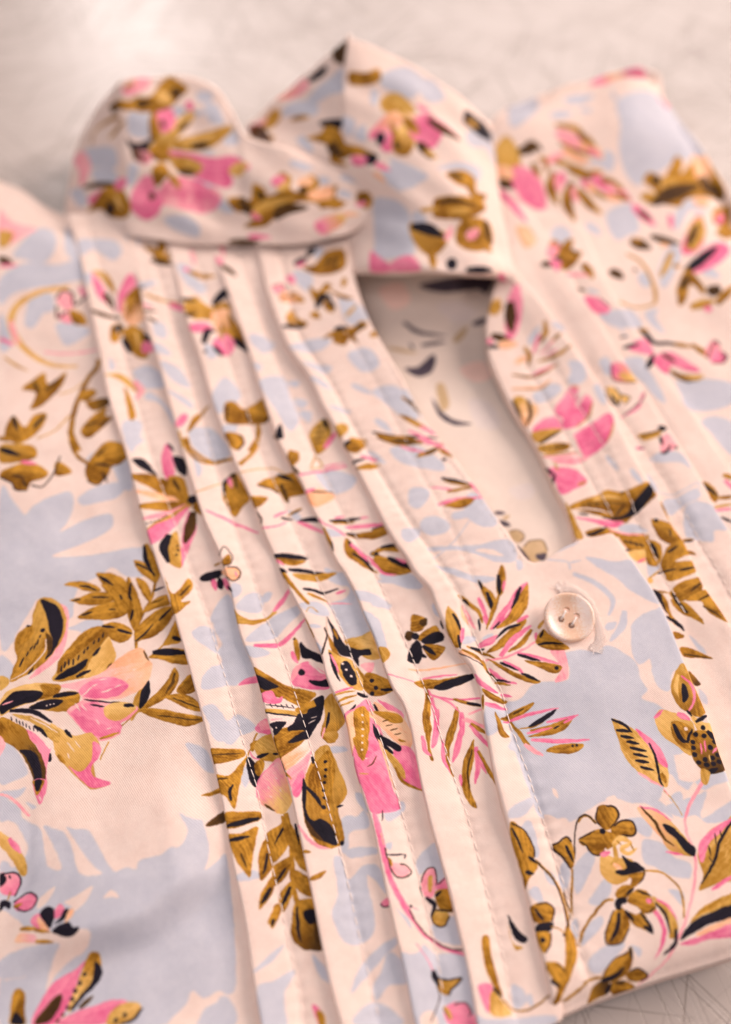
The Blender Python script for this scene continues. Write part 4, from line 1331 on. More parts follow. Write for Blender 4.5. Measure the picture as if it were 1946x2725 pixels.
 'placket': '''
p bl 720,3052 126,20 99,-160 -36,-73 -121,123
p bl 891,3039 55,-88 31,-82 -66,54
p bl 807,2681 132,14 108,-78 19,-70 -119,15 -97,38
p bl 1179,2413 62,-31 65,-143 -76,-30 -79,80
p bl 889,2367 12,71 80,1 9,-50 -47,-66 -40,9
p bl 945,2250 65,30 65,-37 -2,-46 -72,-26 -51,28
p bl 858,2202 75,14 6,-38 -46,-51 -37,19
p bl 979,2112 137,-3 86,1 143,39 39,-62 -16,-53 -84,-7 -73,26 -84,29 -136,8
p cr 1188,2082 75,9 60,-31 -68,4
p bl 998,2006 76,-15 83,-34 112,-12 -15,-24 -74,-6 -96,37
p bl 1096,2295 92,20 84,25 33,-65 -81,5 -114,-27
s bl 60 990,2043 89,72 93,130
p bl 1378,2044 26,-5 1,-40 -26,-9
p bl 1105,1633 61,18 -2,-29 -49,-27
p bl 1200,1638 48,18 -26,-50
p bl 1192,1311 82,3 9,-38 -54,-85 -45,-4
p bl 1698,2056 130,-25 81,11 29,-58 42,-94 20,-86 -80,45 -54,44 -36,48 -80,54
b bl 284 1635,1968 83,-44 55,-52 21,-51 -26,-66
b bl 362 1838,1769 -19,-70 -60,-76
b bl 387 1750,1686 39,27
s bl 79 1517,2048 91,-16 11,-40
b bl 86 1622,2027 50,11
b bl 177 1546,2086 57,24 71,29
p bl 1863,1705 49,48 63,26 32,7 28,-102 29,-127 8,-45 -66,-41 -25,-83 -43,12 -20,62 -2,71 -50,-28 -24,56 6,81
p bl 1528,1553 91,26 69,-12 50,31 65,-36 52,-50 9,-75 23,-48 -29,-37 65,-29 38,-55 25,-164 -657,3 -27,84 -28,83 4,57 69,24 67,67 126,8 23,44 -8,45
p bl 1292,1209 114,-104 222,185 278,4 55,-310 -34,34 -38,-70 -31,-45 -104,-9 -60,15 -56,-12 -59,-34 -80,-47 -20,16 -97,2 -31,88 -29,115
p bl 1952,995 70,-11 68,45 85,-9 5,-30 -79,-20 -47,-21 -32,35 -33,-34
p cr 1440,953 18,-9 2,-32 -16,15
p cr 1650,908 40,14 16,-51 -36,19
p cr 1399,845 53,-17 56,-43 -13,-26 -47,22 -36,16
p bl 1916,924 45,21 -2,-64 -43,22
p bl 2029,931 35,7 -38,-105 140,73 -13,-72 -101,-22 -49,34 -60,-10 -53,46
p bl 1714,820 72,17 39,-39 -17,-39 -42,16
p bl 1805,903 67,1 44,-68 -40,23
p bl 1782,749 74,-18 35,-54 59,-27 -13,-54 -73,11 -53,33 -40,21
p bl 1849,550 56,-10 -13,-47 -26,31
p bl 1462,664 21,-41 -27,-72 -23,53
p bl 1493,632 71,72 21,-21 -31,-73 -55,-72
p bl 1568,547 59,62 4,-62 -48,-51 -42,11
p bl 1579,457 7,-31 -58,-58 -32,-19 27,68
p bl 1519,299 68,48 73,10 -36,-48 -67,-58 -37,9
p bl 1312,543 37,19 21,-68 -27,10
p bl 1261,861 109,61 -43,-78 -69,-25
p bl 1299,777 43,37 25,-111 -19,-28
p bl 1380,625 38,-13 6,-43 -32,10
p bl 1230,127 42,24 37,-44 -62,-16
p bl 1462,419 28,29 -1,-60 -23,-21
p bl 1678,347 40,-9 -8,-29
p bl 297,3327 96,55 113,-6 -55,-70 -124,-14
p bl 596,3286 85,37 65,-54 6,-72 -71,-30 -64,52
p bl 543,3655 88,-41 73,-89 -58,-68 -71,50
p bl 369,3225 139,-16 -25,-50 -84,33
p bl 834,3008 58,43 42,-97 -84,-18
p bl 392,4017 60,-1 9,-85 -44,-8
p bl 294,3852 103,-34 -12,-112 -59,40
b bl 396 414,3122 97,-64
b bl 344 620,3089 95,-52
b bl 342 513,2933 94,-18
b bl 417 741,2856 66,-69
b bl 288 701,2664 78,-72
b mu 234 873,2998 39,-36 46,-69
p mu 852,2883 58,-14 104,-84 -83,33
b nv 132 890,2991 71,-95
b pk 215 959,2811 50,-23 49,-31
b nv 180 724,2778 106,-26 233,-5
p mu 736,2771 116,-29 121,-29 -122,-16 -77,34
b pk 212 946,2732 72,-20 71,-7
b mu 198 1062,2721 101,11
b mu 402 752,2750 99,-35 106,4
b nv 139 796,2736 78,-14 82,-14
b mu 309 943,2634 62,29 51,36
b nv 157 977,2653 79,38
b pk 207 903,2784 104,-60 91,-66
b mu 258 1044,2681 64,-47
d nv 121 1069,2615
b mu 281 1069,2489 128,-32
b nv 201 1054,2500 123,-27
b pk 122 1003,2448 118,-17
b mu 203 1077,2421 120,28
b pk 232 1032,2344 80,27 134,14
p mu 1056,2337 100,43 47,-11 -59,-49
b pk 204 1187,2473 31,-40 28,-54
p mg>mu 1048,1783 18,-6 28,-34 15,-68 -5,-78 -26,-18 -22,40 -19,61
b nv 168 1074,1752 19,-36 10,-42
b nv 158 1092,1641 5,-62
b pk 191 1115,1683 -11,-75
b pc 188 1114,1799 9,-57 18,-28
b mu 206 1106,1854 44,-45 40,-42 12,-55
b nv 128 1124,1832 25,-28
b pl 177 1120,1802 22,-58 28,-62
b nv 112 1188,1730 0,-55
b pk 207 1211,1746 13,-49
p mu 1193,1925 22,-22 47,-50 8,-62 -14,-30 -29,51
b pk 207 1192,1837 17,-50 17,-56
b nv 155 1199,1918 11,-34
b nv 192 1232,1864 14,-59 10,-38
p mu 1305,2013 18,-31 -5,-65 -20,-65 -20,6 1,71
b nv 211 1289,1956 -1,-100
b pk 116 1315,1928 -11,-57
p mu 1419,1924 0,-86 -18,-57 -54,-65 -87,-37 40,57 34,48 37,79
p pk 1264,1735 53,69 55,87 49,35 -39,-64 -42,-79 -47,-69 -59,-40
b cr 64 1327,1777 -27,-41
b nv 184 1384,1895 -22,-61 -24,-52
b mu 178 1285,1849 -37,-92 -29,-76
b nv 94 1248,1682 34,32
p mu 1391,1735 6,-21 -55,-70 -69,-60 -61,-19 64,64 63,67
b nv 149 1367,1704 -59,-23 -53,-54
b pk 163 1406,1749 -50,-32
b pk 309 1184,1601 44,17 34,27
b pk 270 1274,1550 54,75 86,73
b mu 226 1416,1679 -53,-73 -53,-35
b mu 120 1129,1588 78,-28 51,-29
b nv 193 1147,1583 53,0
s pl 99 1203,1531 84,9 85,41 60,43
p pl 1489,1581 59,5 11,-112 -15,-38 -47,-11 29,69
p mu 1428,1622 42,63 27,-29 80,-70 -88,-7
b nv 139 1453,1646 18,34
b nv 140 1442,1608 51,7 57,-6
b mg 166 1450,1690 25,37
b pk 127 1437,1666 -7,-33
b pk 217 1350,1563 78,-20 89,-32
b nv 174 1350,1556 43,-13 48,-16
p mu 1373,1530 64,-7 93,-23 -28,-36 -67,31
d nv 91 1509,1491
b pk 178 1283,1523 59,-32 27,-26
b nv 133 1269,1517 73,-34
p mu 1211,1539 57,-29 73,-43 92,-33 -21,-14 -62,20 -72,43
b nv 155 1359,1468 32,-14 36,-22
b pc 254 1089,1559 58,-11 59,-29
b mu 182 1104,1570 67,-30 39,-49 45,-66
s nv 46 1082,1556 64,-28 48,-25
b nv 63 1209,1487 39,-45
b pk 171 1219,1492 51,-49 62,-21
b nv 99 1244,1440 63,-9
b mu 126 1244,1429 62,-12
b pk 232 1156,1435 47,-34 47,-19
b pk 134 1154,1457 27,-34 40,-19
p mu 1184,1393 58,-26 48,-27 -50,-6 -46,26
b pk 148 1264,1374 44,-11
b pk 241 1195,1321 87,-12
b mu 135 1183,1360 -4,-63
p mu 1249,1254 69,47 80,34 -24,-36 -59,-34
b md 110 1310,1283 45,25
b pk 149 1265,1244 113,38 120,22
p mu 1317,1216 85,18 76,41 -23,-13 -65,-40
p nv 1367,1228 60,40 63,32 -29,-34 -59,-34
b pk 132 1445,1243 71,14 62,18
p mu 1370,1210 88,22 97,32 -42,-45 -64,-24
p mu 1229,1285 17,-24 19,-53 21,-28 -40,1
p mu 1312,1224 24,-20 46,-89 -39,33
b pk 134 1361,1196 55,12 51,12
p mu 1360,1182 72,23 95,44 26,7 -35,-44 -71,-27
b nv 76 1473,1216 24,12
b pk 118 1518,1242 60,34
b pk 192 1378,1168 106,-9 131,9
p mu 1432,1115 51,28 106,7 -24,-33 -53,-14
d nv 59 1545,1139 17,4
b pl 219 1348,1146 32,-25 34,-23
b mu 130 1295,1250 29,-52
p gd 2052,1280 52,-34 44,-11 19,-83 -38,-24 -45,60
p mg>mu 2060,1520 28,-48 28,-76 16,-78 -36,-50 -60,23 -31,30 -18,67 25,76
b gd 181 2028,1459 -19,-64 17,-55
b pk 138 2042,1454 36,-40 2,-67 -35,-58
p nv 2037,1414 17,-5 4,-45 -15,-26 -15,0
b mu 130 2022,1389 1,-64
p gd>mg 1902,1257 29,43 54,-14 48,-18 29,-46 -26,-123 -71,50 -45,41
b pk 148 1903,1265 36,31
b pk 267 2002,1280 43,-24
p mu 1968,1245 45,0 40,-35 -13,-82 -49,11 -26,46
b nv 208 1976,1233 21,-60 28,-17
b nv 151 2023,1160 28,53
d cr 81 2025,1215
b nv 129 2040,1295 16,-23
b nv 164 2073,1248 53,28
d nv 105 2100,1222
p mu>md 2042,1191 57,19 62,-42 9,-118 -72,-34 -48,37 -19,60
b pl 258 2072,1006 -20,-23
p gd 2140,1246 48,-53 4,-93 -37,-18 -10,93
d nv 112 2062,1192 -16,-33 -2,-27 1,-30 11,-33 28,12 1,-23 30,31 -2,-26 27,38 -1,-31 -8,123 -16,-58 22,25 -41,26
b nv 236 2116,1204 28,-35
b nv 241 2086,1022 36,19
b pk 87 2078,1153 -4,-46
b pk 87 2097,1164 -4,-45
b pk 104 2141,1135 -20,-24
b gd 59 2104,1102 -1,-31
p mg>gd 1721,1254 40,-9 54,-35 56,-43 38,-55 15,-88 -15,-59 -28,6 -51,28 -45,41 -37,66 -13,72
p pk 1813,1219 59,-45 39,-55 13,-73 -34,23 -30,66
b pl 123 1800,1023 40,-29 46,-28
b nv 154 1735,1210 62,-5
b nv 154 1751,1185 50,-11
b nv 153 1771,1159 49,-8
b nv 152 1784,1132 60,-15
b nv 151 1792,1105 54,-12
b nv 151 1799,1075 49,-6
b nv 150 1812,1048 53,-14
b nv 130 1720,1254 52,-21 26,-31
b nv 109 1862,1151 19,-69 3,-93 9,-22
b mu 228 1894,1018 11,-35
p pl 2054,995 25,5 -41,-51 -50,-73 -23,-51 -2,-57 13,-49 2,-59 -20,-89 -46,-118 -44,-78 -50,-73 -73,-59 -59,-35 53,39 71,57 48,73 45,81 45,118 18,84 -1,53 -13,53 3,59 24,62 43,63
p mg 2059,1042 35,-19 -25,-52 -19,18
s mg 39 1895,949 32,-45 24,-59
s pl 34 1893,958 16,-26
p pc>mg 1773,874 51,3 56,-29 40,-51 34,-51 21,-43 -9,-23 -43,6 -49,22 -24,50 -45,61
b pk 105 1786,880 64,-13 53,-42
p nv 1867,810 33,-7 31,-35 31,-38 18,-17 -9,-34 -35,23 -29,49 -33,34
b md 120 1793,876 45,-56 23,-61 34,-37
b pk 108 1865,699 61,-13
p mg>gd 1983,671 16,53 53,61 66,33 47,22 -44,-233 -80,-33 -73,-25 26,57
p pk 1989,670 9,60 66,61 101,49 -64,-57 -64,-55 -32,-69
b nv 129 2145,818 -63,-77 -36,-81 -64,-86
b ol 59 2034,721 1,-42
b ol 60 2065,771 -1,-44
b ol 61 2088,782 3,-28
b ol 59 2028,676 16,-27
b pk 157 2019,552 103,60
p mg 1912,427 63,61 89,40 44,11 -9,-47 -113,-30
p mu 1933,453 58,40 61,25 -53,-40
p nv 1868,365 38,53 74,40 120,39 -9,-45 -102,-30 -65,-29
p pc 1937,394 154,58 -3,-24 -129,-44
p pk 1867,355 92,30 129,43 -5,-48 -105,-10 -58,-18
p pk 1765,300 25,47 14,67 -25,55 18,4 23,-59 -12,-59
p mg 1782,525 48,-32 34,-60 -7,-49 -28,-10 -3,58
b nv 122 1792,501 33,-43 7,-66
b nv 137 1857,404 -9,-49 -47,-38
b pk 104 1800,515 40,-27 26,-47
s mu 79 1764,625 65,-6 46,-37 24,-53 -6,-83
p mu 1611,870 25,14 43,-8 16,-38 -25,-39 -29,-17 -30,21 -8,39
p mu 1658,794 31,22 51,9 19,-33 -9,-28 -36,-10 -49,2
p mu 1530,748 52,30 38,6 12,-43 -15,-44 -24,-13 -29,19 -7,16 -19,4
p mu 1613,778 54,-10 8,-32 -42,-28
s ol 60 1614,871 -12,-40 14,-33
b ol 99 1649,881 35,-10 9,-33 -37,-47
s ol 77 1670,799 36,21 39,0 13,-33 -15,-24 -44,-1
b ol 69 1528,749 65,30
s ol 58 1530,740 25,-19 13,-23 30,-14 25,18
d nv 118 1622,779
s mu 107 1601,810 -24,26 -27,2 -21,-24
s ol 64 1602,807 -25,31 -27,3 -24,-25 -12,-52 -11,-92
p mu 1417,727 38,11 24,20 20,-20 5,-65 -16,-41 -22,41
s ol 69 1417,727 27,8 35,23 20,-20
b ol 91 1420,719 36,-39 33,-50
b nv 138 1475,725 22,-64
s mu 81 1492,633 -11,-83 -9,-98
b mu 72 1450,547 11,-46 9,-40
p gd>mg 1614,693 42,-16 59,-5 25,-21 18,-21 -36,-22 -47,-32 -41,0 -34,37 0,48
b gd 240 1659,725 33,26 39,-14
b gd 196 1731,734 -39,-25 25,-18 33,22
b mg 193 1662,725 4,-53 -24,-22
b mu 65 1675,741 19,-16
b mu 65 1728,732 13,-27
b pk 244 1610,685 30,10
b pc 215 1653,650 29,-26
p nv 1688,684 31,-22 26,-5 29,-27 -40,-12 -55,-11 -25,16 45,12
p mu 1706,609 60,13 2,-18 -30,-32 -40,-21 16,37
s ol 48 1769,625 -6,-27 -25,-26
p mu 1643,535 31,33 43,-1 -9,-27 -41,-31
p mu 1687,510 37,41 41,-5 18,-32 11,-30 -14,-16 -36,-5 -19,20
p mu 1682,470 30,-11 32,5 24,-72 -32,12 -38,20
p mu 1589,376 10,40 33,55 32,14 23,-30 -5,-45 -32,-44 -43,-15
b nv 115 1688,533 30,24
b ol 104 1731,549 50,-22
d pk 103 1769,509
p nv 1639,501 14,20 31,2 0,-20 -19,-8 -7,-20 -18,5
b nv 171 1652,463 -17,-57 -27,-42
b nv 152 1677,471 25,-34
b nv 130 1733,465 28,-46 6,-30
b nv 160 1740,417 26,-27
s ol 55 1614,438 -23,-51 6,-36 52,10 33,49
s ol 45 1632,476 -25,-45
b ol 71 1765,469 28,15
s mu 102 1637,516 -32,-6 -51,-48 -42,-55 -26,-60
s mu 116 1348,662 53,-51 37,-65 16,-87 1,-63
p mu 1443,416 24,-12 12,-71 -24,-75 -31,-56 -43,-84 -14,18 30,65 27,70 9,74
s ol 63 1356,655 54,-59 32,-81 10,-100
b ol 44 1466,466 -18,-70
p mu 1257,806 43,-18 36,-45 14,-46 -8,-27 14,-31 -38,-50 -19,-38 -9,43 -20,77 -18,52
s ol 65 1262,802 48,-24 35,-61 0,-44
b nv 141 1322,675 31,-22
b nv 171 1307,615 26,-4
b nv 108 1261,782 24,-48 15,-43
p mu 1309,482 45,23 26,-1 25,-28 -15,-42 -44,-13 -30,19
s ol 68 1339,494 41,10 25,-28 -13,-43
b nv 136 1332,475 28,-39
p nv 1340,422 55,7 -14,-32 -59,-2
p mu 1316,386 63,7 3,-35 -26,-42 -22,15
d nv 102 1350,362
s ol 51 1383,393 -5,-45 -22,-32
s mu 53 1387,414 36,-10 19,-20
d ol 62 1435,384
p mu 1351,269 43,17 29,-29 -9,-51 -23,-16 -20,36
s ol 55 1393,281 32,-29
b nv 156 1368,220 32,-20
b mg 110 1350,278 26,7
p mu 1563,238 38,52 59,33 24,20 2,-29 -14,-42 -33,-32 -42,-18
p mu>md 1506,161 23,47 37,22 32,-16 -9,-24 -42,-17 -38,-20
p mu 1653,253 39,15 37,-11 8,-12 -29,-14 -43,1
p mu 1596,218 42,14 46,-13 -5,-23 -64,-16 -18,14
b nv 172 1563,228 44,12 41,30
b nv 80 1615,223 37,4
b nv 148 1579,192 20,24
s ol 61 1668,262 39,7 31,-21 -24,-17
b nv 128 1676,340 4,-33
s ol 39 1564,239 39,52 63,34
b mu 86 1563,237 -38,-5 -35,-14
b mu 105 1505,218 -56,-40 -41,-26
p mu 341,3876 69,18 57,91 100,12 8,-129 -76,-50 -87,6
b md 193 482,3960 -6,-79
b md 153 519,3947 2,-98
b nv 464 375,3969 28,53
b nv 401 301,3904 67,42
b pk 303 314,3886 41,22
b pk 489 270,3814 28,-45
p pl 180,3731 60,23 18,-55 -43,-26
s ol 84 180,3731 60,23 18,-55
p pc>mu 238,3699 76,0 47,-66 -75,-3 -57,-1
s ol 74 230,3632 27,35 57,30
p mu 381,3741 48,-38 42,55 33,-23 -39,-55 -34,-72 -32,58
b nv 518 440,3665 51,-4
b nv 368 451,3655 -27,-66
p mu 465,3643 54,-59 -14,-37 -39,41
b nv 204 487,3652 37,-78
p mu 483,3716 62,-38 75,-35 -46,-11 -58,44
b mu 303 574,3786 -8,-58
p mu 388,3548 37,20 24,-49 -38,0
p mu 266,3521 29,65 32,-63 51,-27 -14,-36 -73,12
b nv 315 255,3453 111,25
p mu 460,3386 80,61 71,5 56,41 30,-34 -65,-52 16,-50 -44,18 -28,-38 -56,18 -9,37
b nv 378 530,3442 56,13
b nv 256 639,3447 46,22
p mu 706,3407 38,30 25,-27 -46,-21
b mg 211 585,3521 50,66
p mu 588,2688 34,56 74,-20 -47,-78 -46,2
p mg 535,2805 53,20 14,-42 -46,-53
b nv 223 580,2677 32,46
p mu 636,2549 65,42 59,-5 -46,-38
b nv 164 616,2581 65,30
b pk 231 668,2627 72,-14
b mu 198 780,2738 93,10 79,-27
b pk 139 859,2688 117,-30
''',
 'right1': '''
p bl 623,1719 72,12 58,-36 -26,-11 -86,10
p bl 861,1145 45,-53 20,-39 -34,20
p bl 732,1532 52,-19 -18,-40 -40,-28
p bl 862,889 30,-31 -1,-42 -25,18
p bl 482,2733 76,-11 6,-106 -54,-33 -42,23 23,68
p bl 599,2757 46,2 35,-69 -49,-57
p bl 310,2472 100,52 26,52 -54,20 -94,-59
p bl 596,2563 58,17 -9,-126 -31,20
p bl 288,3265 71,-5 99,-117 46,-58 -72,11 -80,65
p bl 299,2857 58,104 -32,-11 -37,-50
p bl 620,1720 76,17 50,-48 -57,-11
p bl 141,3691 68,-47 63,-181 -21,-75 -51,119
p bl 287,3419 110,-31 64,-113 72,-51 -109,-8 -76,135
p bl 797,3805 113,94 59,-23 8,-179 -69,-56 -80,-34
p bl 1135,3564 41,-90 -102,-212 -40,-1 10,134
p bl 1215,3879 93,39 -60,-134 -74,-113
p bl 481,3682 56,34 49,-52 -34,-104 -73,14
b bl 720 692,3735 52,-79
b bl 742 1284,3372 62,-64
b bl 815 962,3261 -20,78
s bl 98 757,2999 60,-106
b bl 364 425,2983 51,-61
b bl 287 614,2123 43,-78
b bl 318 719,2037 40,-83
p mu 838,1828 17,-14 24,-80 -11,-8
p mu 620,1681 119,-3 15,-32 -27,-65 -50,1 -35,30
b nv 62 632,1643 107,-32
b nv 81 642,1650 7,-18
b nv 82 666,1642 7,-18
b nv 82 690,1633 6,-19
b nv 81 714,1626 6,-19
b nv 114 640,1593 41,-6
p gd 651,1585 82,4 -12,-58 -39,1
b pk 127 688,1526 37,21
p mu 746,1642 46,-17 12,-52 -26,-67 -48,9 0,60
b nv 194 761,1624 9,-31 14,-51
p mu 777,1753 56,-11 46,-31 34,-77 -62,-22 -45,26 -22,60
p mu 850,1614 60,14 23,-67 -31,-16 -47,-26 84,0 8,-49 -53,-28 -81,-23 -27,73 27,78
d nv 114 798,1747
b nv 103 854,1690 -1,-35
b nv 133 829,1567 47,32
b nv 117 768,1464 86,16
b nv 130 871,1474 76,15
b mu 138 909,1627 37,-59
b nv 184 910,1618 46,10
b mu 203 918,1568 30,-10
b mg 94 721,1434 63,48
d gd 131 732,1426
b mu 100 743,1372 71,-13
p mu 808,1358 50,50 93,28 13,-30 -33,-73 -63,-17 -45,13
b md 145 906,1365 49,41
p mu 871,1316 96,55 28,-38 27,-75 36,-72 -77,38 -34,43 -12,37
p mu 809,1330 53,-18 42,-62 27,-62 -62,48 -43,37
b nv 174 821,1354 25,-59 24,-41
p nv 735,1379 39,-33 15,-96 -24,41
p mu 768,1359 25,-42 8,-68 28,-49 -34,15
b nv 206 778,1240 42,-36 22,-35
b md 107 929,1312 67,37
b md 101 941,1278 76,-64
p mu 793,1164 45,-18 -6,-16 -32,-3
p mu 815,1088 60,-13 72,-46 -49,6 -73,6
b md 81 827,1052 61,-8 52,-14
p mu>md 835,975 40,-61 -17,-15 -20,22
p pk 384,2421 59,95 39,57 40,-10 -20,-59 49,12 30,-46 -28,-78 -62,-71 -55,-17 -24,16 11,45
b cr 157 552,2531 -31,-46 -25,-43
b mu 101 581,2465 -29,-86 -70,-67
b mg 97 489,2574 32,-15
p pk 266,2307 62,63 69,13 22,-63 -64,-21 -75,-16
p mg 259,2284 131,25 19,-17 -115,-78
b md 203 293,2214 58,44 54,37
b mu 85 293,2276 61,14
p pk 469,2270 97,65 79,57 25,-21 -6,-73 -41,-94 -92,-73 -32,8 -26,89
b mg 86 668,2325 -21,-71 -32,-51
p mg>mu 283,2198 78,19 81,-6 -17,-38 -97,-25 -39,17
d md 89 311,2184 27,0 27,5 24,5 23,6
b pl 149 307,2129 86,5 94,23
b mu 91 297,2137 91,13 97,13
p pl 342,2116 173,17 -18,-30 -82,-19
p pk 311,2061 89,10 57,-18 46,-54 -14,-33 -49,-24 -69,-32 -25,79
b mg 98 354,2098 14,-52
b mu 146 460,1966 38,19
b nv 177 299,2072 52,-49
b nv 161 351,2023 -22,-51
p mg>pc 183,2505 42,18 32,-37 45,-37 -12,-63 -54,-68 -35,79
b md 227 256,2495 9,-89 -29,-79
b md 193 179,2496 35,-117
b mu 284 380,2992 -1,-76 -35,-52
b mu 196 455,2904 -56,-55
b mu 203 498,2821 -68,-46 -106,-28
b mu 281 268,2843 20,-57 -14,-61
b pk 194 345,2912 -37,-111
b pl 155 416,2859 -75,-70
b pk 94 432,2806 -71,-36
b mu 177 190,2663 108,-12 132,73
b pk 131 298,2667 113,56
b pc 201 184,2569 143,10 54,47
b mu 90 184,2565 142,6 51,45
b pc 372 217,2743 52,40
b pk 386 250,3236 -10,-113
b md 382 217,3092 8,-86
p mu 401,1837 72,47 66,19 55,31 61,-16 64,16 75,29 31,-65 -54,-61 -69,-56 -55,-42 -71,34 -86,30
b gd 201 524,1881 65,14 62,-12
p nv 707,1853 61,69 39,42 2,-59 -51,-74 -56,-50 -92,-18 63,37
b nv 174 557,1780 57,-8 76,14
b md 90 466,1850 107,10 100,-8
b md 64 497,1866 3,-31
b md 64 535,1866 3,-32
b md 62 575,1872 2,-32
b nv 84 616,1789 50,55
d nv 74 661,1910
b cr 102 406,1821 86,7 104,-22
b nv 110 445,1800 44,-7
p pk 421,1783 116,-16 115,-17 -58,-31 -85,30
p mg 387,1868 27,-60 19,-78 20,-65 -35,-4 -18,84
p mu 462,1695 69,25 50,-6 46,-33 -53,-28 -75,7
b nv 203 473,1679 42,13 51,30
b pl 109 580,1705 84,-25 80,-8
b mu 184 837,1847 15,-55 14,-58
b mg 690 113,3072 31,82
p pk 179,3092 62,155 30,-125 -36,-177 -58,-48
b md 634 205,3127 -2,-171
b md 547 105,2924 80,-32
d pk 193 86,2889
b nv 308 75,2853 68,-1
b pc 607 140,2861 79,9
b md 910 927,3590 77,-45
b mu 461 936,3599 32,-10
b md 560 1038,3632 67,-33 67,-27
b pc 352 1078,3567 42,-13
s mu 190 879,3491 68,-61 37,-111 15,-113 -7,-59
s mg 115 797,3137 74,-33 89,18 41,28
b md 691 778,3355 47,-43
d mu 187 1137,3394
d md 122 909,3369
p pk 1184,3530 92,217 58,72 15,-86 -43,-182 -85,-75
b mg 950 1239,3531 58,142 33,97
b md 400 1232,3566 77,170
p pk 1179,3359 121,153 109,67 42,-70 -73,-100 -122,-66
b nv 595 1191,3361 89,81 101,95
p mu 1122,3244 65,132 32,-27 49,-110 -16,-49 -55,72 -42,-113 -40,-33 -1,70
b md 413 1145,3238 45,81
b md 808 1298,3198 41,39
b mu 503 1323,3129 99,108
b mg 620 1184,3109 113,35
d pk 226 1264,3090
p pc 276,3695 74,10 32,-122 -68,-57
p pl>mu 436,3518 43,86 49,-71 -30,-84 -56,0
p mu 487,3463 53,121 53,18 -20,-94 56,-12 -49,-99 -73,-43
d nv 201 488,3448
b ol 209 576,3514 26,-43
p pk 440,3428 65,-15 -31,-75
b md 541 407,3400 33,-20
b mu 536 630,3401 36,-98
b pl 268 528,3324 120,-9
b mg 324 1126,3497 -44,-102 -39,-76
b pk 328 1168,3812 -11,-117
''',
